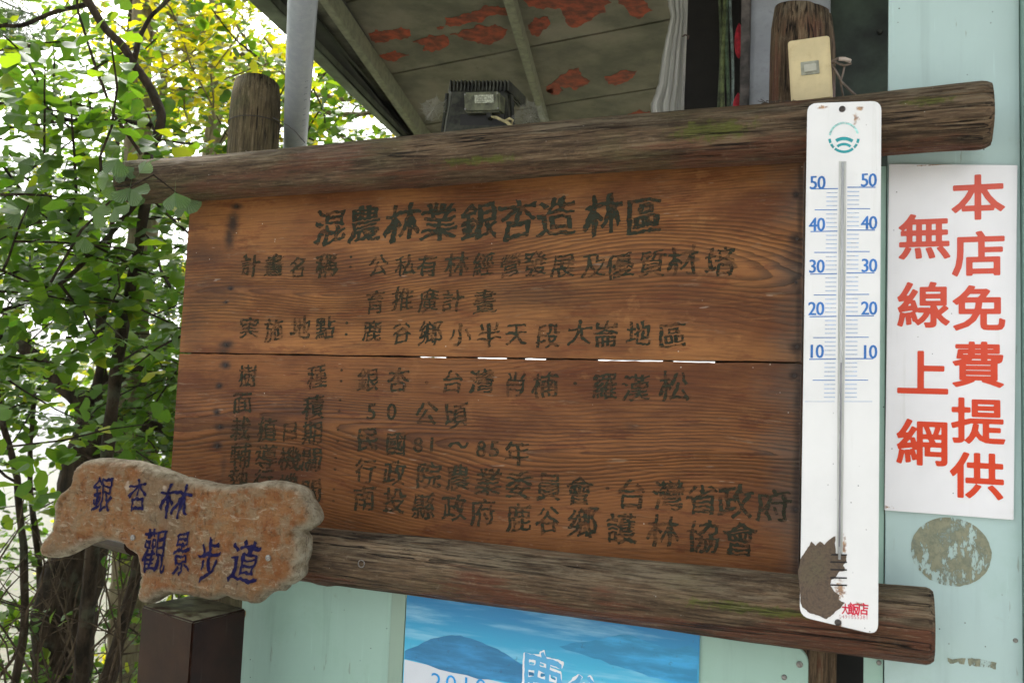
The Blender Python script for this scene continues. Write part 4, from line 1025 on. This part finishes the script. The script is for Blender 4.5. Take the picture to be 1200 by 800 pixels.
# ================================================================ building behind: frame, curtain, interior
def slabw(name, px0, px1, Y, th, mat, z0, z1, label=None, cat=None, py=60, bevel=.002):
    a, b = P(px0, py, Y), P(px1, py, Y)
    g = G().prism([(a.x, Y, z0), (b.x, Y, z0), (b.x, Y, z1), (a.x, Y, z1)], (0, th, 0))
    o = g.build(name, mat, loc=((a.x + b.x) / 2, Y + th / 2, z0), bevel=bevel); return tag(o, label, cat)
Mgy = simple('grey painted steel', (.34, .36, .39), .5, .12, 20, 0, .0005, (.15, .15, .16), 40, .7)
slabw('steel_column', 878, 972, .30, .06, Mgy, 0, 3.4, 'flat grey steel column behind the brown post top', 'column', py=40)
slabw('door_frame', 868, 878.5, .28, .10, simple('dirty brown frame', (.10, .085, .075), .7, .4, 30), 0, 3.4, 'narrow dirty brown frame along the left side of the grey column', 'frame', py=40)
Mdg = simple('dark green sheet', (.045, .065, .045), .5, .5, 7, 0, .001, (.02, .028, .02), 5)
DG = slabw('dark_green_sheet', 971, 1060, .40, .02, Mdg, 0, 3.4, 'dark green metal sheet between the brown post and the pale wall', 'sheet', py=40)
p = P(1031, 38, .398); G().tube([p, p - Vector((0, .006, 0))], [.006, .005], 10).build('bolt', simple('dark bolt', (.06, .06, .05), .5, .3, 90, .5), DG)
IB = slabw('interior_shade_panel', 799, 874, .62, .03, M_dark, 1.9, 3.3, 'black panel painting the unlit room seen in the opening right of the pale curtain', 'wall', py=60)
# the dark room behind the curtain is only that panel's black colour
def curtain():
    top = [(775, -60), (803, -60)]; m = Mat('dusty white plastic curtain')
    n = m.noise(1, 5, .6, m.map((60, 60, 3)))
    m.color(m.mix(n.sstep(.35, .7), (.46, .46, .41), (.68, .68, .62))); m.set('Roughness', .45); m.set('Alpha', 1.0); m.bump(n, .5, .004)
    g = G(); rows = []; N = 26
    for j in range(41):
        py = -70 + j * 6.0
        # left edge is torn and leans
        xl = np.interp(py, [-70, 0, 20, 60, 100, 125, 135, 170], [776, 782, 786, 777, 771, 762, 764, 768]) + 1.2 * mnoise.noise(Vector((py * .15, 0, 0)))
        xr = np.interp(py, [-70, 170], [809, 800])
        rows.append([P(xl + (xr - xl) * i / N, py + (1.5 * math.sin(i * 1.9) if j == 0 else 0), .40 + .012 * math.sin(i * .95 + .4 * math.sin(py * .02)) + .008 * math.sin(i * 2.3)) for i in range(N + 1)])
    vs = [p for r in rows for p in r]; W = N + 1
    g.add(vs, [(j * W + i, j * W + i + 1, (j + 1) * W + i + 1, (j + 1) * W + i) for j in range(40) for i in range(N)])
    c = P(788, 60, .40)
    t = thing('plastic_curtain', Vector((c.x, .40, P(788, -60, .4).z)), 'gathered dusty white curtain hanging at the right end of the ceiling', 'curtain')
    g.build('curtain_sheet', m.m, t, smooth=True)
    G().tube([P(803, -70, .36), P(802, 50, .36), P(800, 170, .36)], .0022, 8).build('edge_cord', simple('pale cord', (.34, .33, .30), .6), t)
    G().tube([P(800, 43, .36), P(803, 41, .35), P(807, 42.5, .345), P(806, 46, .345)], .0017, 7).build('hook', simple('rusty hook', (.10, .06, .04), .6), t)
curtain()
for i, (x, w_, col, ph, lab) in enumerate(((843.5, .0042, (.10, .13, .06), 0, 'leftmost grey green hanging stem in the dark opening'), (848, .006, (.15, .19, .07), 1, 'thick yellow green hanging stem in the dark opening'),
        (853, .005, (.08, .13, .07), 2, 'dark green hanging stem right of the yellow green one'), (857, .0035, (.20, .26, .24), 3, 'thin pale rightmost hanging stem in the dark opening'))):
    g = G(); g.tube([P(x + 1.8 * math.sin(py * .03 + ph * 1.7), py, .5) for py in range(-60, 180, 10)], [w_ * (1 + .25 * mnoise.noise(Vector((py * .1, ph, 0)))) for py in range(-60, 180, 10)], 8)
    tag(g.build('hanging_stem', simple('stem %d' % i, col, .5, .4, 60), smooth=True, loc=tuple(P(x, -60, .5))), lab, 'stem', 'stems hanging in the dark opening')
g = G(); 
for (cx, cy, rx, ry) in ((866, 48, 4.5, 20), (865, 124, 5, 14)):
    c = P(cx, cy, .42); k_ = depth(c) / FOC; n, sg = 8, 12; vs = []
    for i in range(n + 1):
        th = math.pi * i / n
        for j in range(sg):
            ph = 2 * math.pi * j / sg; vs.append(c + Vector((math.sin(th) * math.cos(ph) * rx * 1.2 * k_, math.sin(th) * math.sin(ph) * .02, math.cos(th) * ry * k_ + .003 * math.sin(ph * 3))))
    g.add(vs, [(i * sg + j, i * sg + (j + 1) % sg, (i + 1) * sg + (j + 1) % sg, (i + 1) * sg + j) for i in range(n) for j in range(sg)])
tag(g.build('red_cloth', simple('red cloth', (.42, .015, .03), .8, .3, 60), smooth=True, loc=tuple(P(866, 60, .42))), 'bunched red cloth peeping out left of the brown frame', 'cloth')

# ================================================================ trees
Lg = leaf_mat('ginkgo leaf green', [(.030, .085, .008), (.045, .125, .012), (.065, .16, .014), (.035, .10, .02), (.10, .20, .02)], .45)
Lm = leaf_mat('ginkgo leaf light green', [(.07, .16, .012), (.12, .23, .018), (.18, .27, .02), (.08, .17, .02), (.28, .30, .02)], .58)
Ly = leaf_mat('ginkgo leaf turning yellow', [(.46, .38, .012), (.55, .45, .02), (.34, .36, .02), (.58, .46, .03), (.26, .32, .02)], .6)
Ln = leaf_mat('near ginkgo leaf blue green', [(.045, .11, .04), (.07, .145, .055), (.11, .19, .09), (.05, .12, .025)], .25, True)
Bd = bark_mat('dark wet bark', (.012, .009, .005), (.05, .036, .022), .25); Bp = bark_mat('pale grey bark', (.13, .105, .06), (.27, .23, .15), .5)
def leaf_geo(n=13, spread=1.12, notch=True):
    """ginkgo fan: unit size, stalk at the origin"""
    vs = [(0, 0, 0)]; 
    for i in range(n):
        a = -spread + 2 * spread * i / (n - 1)
        r = 1 - .045 * abs(math.sin(i * 2.1)) 
        if notch and i == n // 2: r = .70
        if i in (0, n - 1): r *= .86
        vs.append((math.sin(a) * r, math.cos(a) * r, .10 * math.cos(a * 2.6) + .05 * math.sin(a * 5 + 1) - .04))
    vs.append((-.014, 0, 0)); vs.append((.014, 0, 0)); vs.append((0, -.75, -.18))
    fs = [(0, i + 1, i + 2)[::-1] for i in range(n - 1)] + [(n + 1, n + 2, n + 3)]
    return np.array(vs), fs
LV, LF = leaf_geo(); LVs, LFs = leaf_geo(6, 1.25, False)
leaf_mesh = {}
def leaf_me(mat):
    if mat.name not in leaf_mesh:
        me = bpy.data.meshes.new('leaf'); me.from_pydata([tuple(v) for v in LV], [], LF); me.materials.append(mat); me.polygons.foreach_set('use_smooth', [True] * len(me.polygons)); leaf_mesh[mat.name] = me
    return leaf_mesh[mat.name]
def frame(nrm, dirn):
    n = nrm.normalized(); d = (dirn - n * dirn.dot(n)); d = d.normalized() if d.length > 1e-4 else n.orthogonal().normalized()
    return Matrix((d.cross(n), d, n)).transposed()
CLEAR = []
def ok(p):
    if p.y > 0.02 and p.x > XF(p.y) - .08 and p.z > .9 and p.y < 5.6: return False
    if p.x > -1.0 and p.y < 7: return False
    if depth(p) < 3.0 and any((p - q).length < .17 for q in CLEAR): return False
    return (p - CAM).length > 1.5
def tree(base, label, trunk_pts, trunk_r, bark, branches, region, ntwig, mats, lsize, nparts, name='ginkgo_tree', clump=0., seg=12, cl=(3, 6), wild=.55, seed=1, group=None):
    rs = random.Random(seed)
    t = thing(name, base, label, 'tree', group)
    if trunk_pts:
        tp_, tr_ = [], []
        for i in range(len(trunk_pts) - 1):
            a, b = Vector(trunk_pts[i]), Vector(trunk_pts[i + 1]); n_ = max(2, int((b - a).length / .06))
            for k in range(n_):
                u = k / n_; q = a.lerp(b, u); r_ = trunk_r[i] + (trunk_r[i + 1] - trunk_r[i]) * u
                tp_.append(q + Vector((mnoise.noise(q * 2.2 + Vector((seed, 0, 0))), mnoise.noise(q * 2.2 + Vector((0, seed, 0))), 0)) * (.035 + r_ * .12)); tr_.append(r_ * (1 + .22 * mnoise.noise(q * 5) + .12 * mnoise.noise(q * 15)))
        G().tube(tp_, tr_, seg).build('trunk', bark, t, smooth=True)
    for pts, r0, r1 in branches:
        n = len(pts); fine = []
        for i in range(n - 1):
            p0, p1, p2, p3 = [Vector(pts[max(0, min(n - 1, k))]) for k in (i - 1, i, i + 1, i + 2)]
            for k in range(5):
                u = k / 5; q = .5 * ((2 * p1) + (p2 - p0) * u + (2 * p0 - 5 * p1 + 4 * p2 - p3) * u * u + (3 * p1 - p0 - 3 * p2 + p3) * u ** 3)
                fine.append(q + Vector([mnoise.noise(q * 9 + Vector((k_, 0, 0))) for k_ in (0, 5, 9)]) * .012)
        fine.append(Vector(pts[-1])); m_ = len(fine)
        G().tube(fine, [(r0 + (r1 - r0) * i / (m_ - 1)) * (1 + .18 * mnoise.noise(fine[i] * 14)) for i in range(m_)], 8).build('branch', bark, t, smooth=True)
    leaves = []; tw = G()
    tries = 0; made = 0
    while made < ntwig and tries < ntwig * 12:
        tries += 1
        p = region(rs)
        if p is None or not ok(p): continue
        if clump and mnoise.noise(p * 1.9 + Vector((seed * 3, 0, 0))) < clump: continue
        made += 1
        d = Vector((rs.uniform(-1, 1), rs.uniform(-1, 1), rs.uniform(-.35, .55))).normalized(); L = rs.uniform(.18, .5); ln = [p]
        for k in range(4):
            d = (d + Vector((rs.uniform(-1, 1), rs.uniform(-1, 1), rs.uniform(-1, .8))) * .22).normalized(); ln.append(ln[-1] + d * L / 4)
        if not all(ok(q) for q in ln): continue
        tw.tube(ln, [.0045, .004, .0034, .0028, .002], 4, False)
        for k, q in enumerate(ln):
            for _ in range(rs.randint(*cl)):
                az = rs.uniform(0, 2 * math.pi); out = Vector((math.cos(az), math.sin(az), rs.uniform(-.6, .45))).normalized()
                nrm = Vector((rs.uniform(-1, 1) * wild, rs.uniform(-1, 1) * wild - .25, 1.0)) if rs.random() < .65 else Vector((rs.uniform(-1, 1), -rs.random(), rs.uniform(-.2, 1)))
                s = lsize * rs.uniform(.6, 1.15); pos = q + out * s * .8
                if ok(pos): leaves.append((pos, frame(nrm, out), s))
    # the leaves that show largest become parts, the rest one mass
    def key(l):
        p = l[0] - CAM; z_ = fwd.dot(p)
        if z_ < .3: return 1e9
        u, v_ = right.dot(p) / z_ * FOC, down.dot(p) / z_ * FOC
        return z_ / l[2] if abs(u) < 620 and abs(v_) < 420 else 1e6 + z_
    leaves.sort(key=key)
    for i, (p, R_, s) in enumerate(leaves[:nparts]):
        mat = mats[i % len(mats)] ; o = bpy.data.objects.new('leaf', leaf_me(mat)); COL.objects.link(o); o.parent = t
        Mx = (R_ @ Matrix.Diagonal((s * .62, s * .62, s * .62))).to_4x4(); Mx.translation = p - Vector(base); o.matrix_basis = Mx
    rest = leaves[nparts:]
    if rest:
        vs = np.empty((len(rest), len(LVs), 3)); 
        for i, (p, R_, s) in enumerate(rest): vs[i] = (np.array(R_) * (s * .62) @ LVs.T).T + np.array(p - Vector(base))
        F = np.array([list(f) for f in LFs]); nf = len(F)
        allf = (F[None] + (np.arange(len(rest)) * len(LVs))[:, None, None]).reshape(-1, 3)
        me = bpy.data.meshes.new('crown'); me.vertices.add(vs.size // 3); me.vertices.foreach_set('co', vs.reshape(-1))
        me.loops.add(allf.size); me.loops.foreach_set('vertex_index', allf.reshape(-1)); me.polygons.add(len(allf)); me.polygons.foreach_set('loop_start', np.arange(0, allf.size, 3))
        for m_ in mats: me.materials.append(m_)
        me.polygons.foreach_set('material_index', np.repeat(np.arange(len(rest)) % len(mats), nf)); me.update(calc_edges=True); me.validate()
        o = bpy.data.objects.new('crown', me); COL.objects.link(o); o.parent = t; o['kind'] = 'stuff'
    if tw.v:
        o = tw.build('twigs', bark, t, recalc=False); o['kind'] = 'stuff'
    return t
def boxr(x0, x1, y0, y1, z0, z1):
    return lambda rs: Vector((rs.uniform(x0, x1), rs.uniform(y0, y1), rs.uniform(z0, z1)))
def near_pts(lines, spread):
    """region: scatter round the given branch lines"""
    segs = [(Vector(a), Vector(b)) for l in lines for a, b in zip(l[:-1], l[1:])]
    def f(rs):
        a, b = rs.choice(segs); p = a + (b - a) * rs.random()
        return p + Vector((rs.gauss(0, spread), rs.gauss(0, spread), rs.gauss(0, spread)))
    return f
def br(pts, t0, t1=None):
    t1 = t1 or t0; n = len(pts); return [PD(x, y, t0 + (t1 - t0) * i / (n - 1)) for i, (x, y) in enumerate(pts)]

# 1 nearest ginkgo: dark branch curving down to the log
b1 = br([(80, -30), (100, 0), (133, 43), (153, 70), (180, 110), (188, 135), (184, 155), (175, 185), (172, 230), (160, 300)], 2.9, 2.75)
CLEAR += [PD(x, y, 2.82) for x, y in ((100, 0), (118, 22), (133, 43), (153, 70), (168, 92), (180, 110), (188, 135), (184, 155), (160, 50), (173, 27))]
b2 = br([(215, -25), (195, 0), (173, 27), (160, 50), (157, 72)], 2.95, 2.85)
b3 = br([(-60, 112), (0, 122), (20, 123), (83, 141), (140, 143), (178, 148)], 2.7, 2.8)
b4 = br([(-50, 36), (0, 31), (33, 27), (67, 13), (100, 6)], 2.9, 2.9)
b5 = br([(176, 180), (183, 210), (205, 228), (215, 245)], 2.6, 2.35)
b6 = br([(-40, 378), (0, 362), (56, 344), (86, 317), (116, 287), (142, 257), (176, 215)], 2.6, 2.75)
bt = br([(160, 300), (142, 400), (128, 520), (110, 640), (95, 790), (80, 900)], 2.75, 3.1)
bt.append(Vector((bt[-1].x, bt[-1].y, -.3)))
tree(Vector((bt[-1].x, bt[-1].y, -.2)), 'nearest ginkgo with dark thin branch curving down behind left end of top log', None, None, Bd,
     [(b1, .012, .016), (b2, .006, .009), (b3, .005, .008), (b4, .006, .008), (b5, .005, .003), (b6, .006, .009), (bt, .016, .03)], near_pts([b3, b4, b6, b3, b6, b6], .22), 110, [Lg, Lg, Lg, Lm], .074, 300, seed=3)
# 2 ginkgo with the big dark trunk
tb = [PD(x, y, 4.0) for x, y in ((62, 900), (72, 800), (85, 700), (98, 600), (108, 500), (116, 430), (124, 330), (135, 200), (150, 60), (160, -80))]
tb = [Vector((tb[0].x, tb[0].y, -1.6))] + tb
l1 = [PD(x, y, 3.95) for x, y in ((-60, 375), (0, 393), (30, 410), (60, 440), (85, 465), (105, 480), (118, 498), (108, 530))]
l2 = [PD(x, y, 3.95) for x, y in ((112, 505), (135, 500), (165, 498), (195, 505), (230, 520))]
l3 = [PD(x, y, 3.95) for x, y in ((118, 470), (140, 440), (160, 432), (200, 430))]
tree(tb[0], 'ginkgo with the thick dark trunk rising left of the carved slab', tb, [.15, .145, .135, .125, .115, .09, .022, .014, .01, .008, .006], Bd,
     [(l1, .022, .05), (l2, .04, .012), (l3, .03, .01)], (lambda rs, a=boxr(-4.6, -1.7, 1.3, 2.9, 1.35, 3.5), b=boxr(-4.2, -1.9, 1.1, 2.6, 1.35, 2.25): b(rs) if rs.random() < .45 else a(rs)), 440, [Lg, Lg, Lg, Lm], .070, 300, clump=.10, seed=5)
# 3 pale trunk in the upper left with lighter leaves
tb = [PD(x, y, 4.9) for x, y in ((150, 900), (158, 600), (158, 300), (160, 200), (163, 110), (165, 30), (170, -100))]
tb = [Vector((tb[0].x, tb[0].y, -2.5))] + tb
l1 = [PD(x, y, 4.6) for x, y in ((196, 112), (215, 118), (240, 122), (262, 112))] ; l2 = [PD(x, y, 4.9) for x, y in ((160, 150), (190, 132), (212, 108), (232, 112), (258, 100), (290, 120), (340, 118), (400, 135), (450, 128))]
l3 = [PD(x, y, 4.9) for x, y in ((188, 135), (192, 90), (183, 40), (178, -20))]
tree(tb[0], 'taller ginkgo with pale straight trunk and light green leaves left of the roof', tb, [.13, .12, .10, .085, .075, .07, .055, .05], Bp,
     [(l2, .035, .01), (l3, .022, .016)], boxr(-6.0, -2.2, 2.6, 4.4, 1.3, 4.7), 330, [Lm, Lm, Lm, Ly], .066, 300, clump=.08, seed=11)
# 4 yellow ginkgo next to the roof edge
tb = [PD(x, y, 6.2) for x, y in ((238, 900), (242, 500), (246, 250), (252, 100), (256, -60))]
tb = [Vector((tb[0].x, tb[0].y, -3.8))] + tb
l1 = [PD(x, y, 6.2) for x, y in ((248, 180), (300, 120), (360, 110), (420, 118), (460, 110))]; l2 = [PD(x, y, 6.0) for x, y in ((246, 200), (320, 150), (380, 150), (405, 165))]
y1 = [PD(x, y, t_) for x, y, t_ in ((252, 120, 6.2), (250, 70, 5.2), (240, 45, 4.3), (215, 30, 3.8), (190, 10, 3.6))]; y2 = [PD(x, y, t_) for x, y, t_ in ((250, 90, 5.4), (290, 60, 4.6), (310, 75, 4.2), (270, 20, 4.0))]
tree(tb[0], 'yellow ginkgo seen between the short post and the roof edge', tb, [.1, .09, .08, .06, .05, .04], Bp, [(l1, .02, .01), (l2, .02, .008), (y1, .012, .006), (y2, .012, .006)],
     (lambda rs, a=near_pts([y1, y2], .26), b=boxr(-5.6, -2.6, 3.9, 5.6, 2.3, 5.0): a(rs) if rs.random() < .35 else b(rs)), 330, [Ly, Ly, Lm], .066, 300, clump=-.05, seed=17)
# 5 understory trees lower left, slender stems
def stem(pts, t, r, label, seed, region, n, mats, nparts=120):
    tb = [PD(x, y, t) for x, y in pts]; tb = [Vector((tb[0].x, tb[0].y, -.5 * t))] + tb
    k = len(tb)
    tree(tb[0], label, tb, [r * (1 - .55 * i / (k - 1)) for i in range(k)], Bd, [], region, n, mats, .060, nparts, name='young_tree', seed=seed, clump=-.1, seg=8, group='slender young trees on the slope')
stem([(8, 900), (20, 760), (28, 640), (22, 560), (5, 500), (-10, 400)], 3.6, .020, 'leftmost slender dark stem curving left at the photo edge', 21, boxr(-4.6, -2.4, 1.2, 2.6, -.3, 1.1), 80, [Lg, Lm])
stem([(38, 900), (45, 720), (42, 600), (38, 520), (45, 440)], 4.6, .022, 'thin straight stem between the leftmost stem and the thick trunk', 22, boxr(-5.4, -2.8, 2.2, 4.0, -1.2, 1.3), 150, [Lm, Lg])
stem([(95, 900), (128, 790), (150, 700), (158, 650), (160, 560)], 3.4, .036, 'dark stem leaning right just left of the box post', 23, boxr(-3.9, -2.3, 1.0, 2.2, -.2, 1.3), 80, [Lg, Lm])
stem([(100, 900), (98, 790), (104, 700), (112, 640), (118, 560)], 5.4, .05, 'greyish upright stem behind the thick trunk', 24, boxr(-6.2, -3.0, 3.5, 5.6, -2.2, 1.3), 170, [Lm, Lm, Ly])
def bare():
    rs = random.Random(4); a = PD(70, 720, 3.2); t = thing('bare_shrub', Vector((a.x, a.y, -1.4)), 'tangle of thin bare brown twigs low down left of the box post', 'shrub')
    Mb = bark_mat('bare twig bark', (.03, .02, .012), (.10, .075, .045), .2)
    for k in range(34):
        x0 = rs.uniform(-60, 190); p = PD(x0, 860, rs.uniform(2.7, 3.8)); d = Vector((rs.uniform(-.6, .6), rs.uniform(-.3, .3), 1)).normalized(); ln = [p]
        for _ in range(9):
            d = (d + Vector((rs.uniform(-1, 1), rs.uniform(-1, 1), rs.uniform(-.3, .4))) * .32).normalized(); ln.append(ln[-1] + d * rs.uniform(.07, .12))
        r = rs.uniform(.003, .007)
        if all(ok(q) for q in ln):
            o = G().tube(ln, [r * (1 - .085 * i) for i in range(10)], 5).build('twig', Mb, t, smooth=True)
            for _ in range(3):
                i = rs.randint(2, 8); e = Vector((rs.uniform(-1, 1), rs.uniform(-1, 1), rs.uniform(-.4, .7))).normalized() * rs.uniform(.1, .3)
                G().tube([ln[i], ln[i] + e * .5 + Vector((0, 0, .01)), ln[i] + e], [r * .5, r * .35, r * .2], 4).build('side_twig', Mb, o, smooth=True)
bare()
# 6 conifer with long needles, top left corner
def conifer():
    base = PD(-60, 900, 3.4); base.z = -.6
    t = thing('pine_tree', base, 'blue green long needled pine spray in the top left corner', 'tree')
    Mn = leaf_mat('pine needles', [(.045, .085, .05), (.07, .12, .08), (.10, .15, .11), (.05, .09, .045)], .15)
    br_ = [PD(x, y, 3.3) for x, y in ((-90, 40), (-40, 30), (0, 28), (30, 20))]
    tr = [base, PD(-120, 500, 3.4), PD(-110, 100, 3.4), PD(-100, -100, 3.4)]
    G().tube(tr, [.07, .06, .05, .04], 10).build('trunk', Bd, t, smooth=True)
    G().tube(br_, [.012, .01, .008, .004], 6).build('branch', Bd, t)
    g = G()
    for i in range(1500):
        c = PD(random.gauss(8, 24), random.gauss(28, 26), 3.3 + random.uniform(-.25, .25)) if i % 12 == 0 else c
        d = Vector((random.uniform(-.6, 1), random.uniform(-1, 1), random.uniform(-1, .3))).normalized() * random.uniform(.06, .12)
        s = d.orthogonal().normalized() * .0011; g.add([c - s, c + s, c + d], [(0, 1, 2)])
    o = g.build('needles', Mn, t, recalc=False); o['kind'] = 'stuff'
conifer()
# 7 leafy sprig in front of the left end of the top log: big pale leaves
def sprig():
    base = PD(150, 262, 2.02)
    ln = [PD(x, y, t_) for x, y, t_ in ((60, 330, 2.45), (95, 270, 2.3), (130, 235, 2.15), (160, 215, 2.05), (180, 205, 2.0), (212, 230, 2.0))]
    root_ = ln[0]
    t = thing('leafy_sprig', root_, 'sprig of large blue green ginkgo leaves before the left end of the top log', 'branch')
    G().tube(ln, [.004, .0036, .003, .0026, .002, .0015], 6).build('branch', Bd, t, smooth=True)
    L = [(135, 197, 16, 200), (150, 205, 15, 160), (168, 195, 13, 30), (150, 232, 17, 190), (163, 228, 15, 120), (128, 222, 14, 250), (197, 207, 15, 80), (206, 237, 16, 175), (222, 245, 18, 165), (186, 192, 12, 20), (118, 208, 13, 270),
         (14, 250, 16, 250), (40, 247, 14, 100), (64, 248, 15, 80), (88, 256, 14, 150), (118, 252, 15, 110), (70, 262, 13, 200), (30, 192, 12, 100), (60, 160, 11, 40), (98, 288, 14, 190), (140, 250, 13, 140), (8, 212, 12, 200), (105, 235, 14, 60)]
    for i, (x, y, s_, deg) in enumerate(L):
        tz = 2.0 + random.uniform(-.05, .18) if x > 110 else 2.35 + random.uniform(-.1, .2)
        p = PD(x, y, tz); s = s_ * 1.42 * tz / FOC
        a = math.radians(deg); dr = right * math.sin(a) - down * math.cos(a)
        nr = (-fwd + Vector((0, 0, 1)) * random.uniform(.0, .6) + right * random.uniform(-.5, .5))
        o = bpy.data.objects.new('leaf', leaf_me(Ln)); COL.objects.link(o); o.parent = t
        Mx = (frame(nr, dr) @ Matrix.Diagonal((s, s, s))).to_4x4(); Mx.translation = p - dr * s * .5 - root_; o.matrix_basis = Mx
sprig()

# ---------------------------------------------------------------- mist over the valley
def mist():
    m = bpy.data.materials.new('thin valley mist'); m.use_nodes = True; nt = m.node_tree; nt.nodes.clear()
    o = nt.nodes.new('ShaderNodeOutputMaterial'); v = nt.nodes.new('ShaderNodeVolumePrincipled')
    v.inputs['Color'].default_value = (.93, .95, .97, 1); v.inputs['Density'].default_value = HAZE; v.inputs['Anisotropy'].default_value = .2
    nt.links.new(v.outputs[0], o.inputs['Volume'])
    g = G().box((0, 0, -10), (3100, 3100, 50))
    tag(g.build('haze', m), kind='stuff')
HAZE = .0010
mist()
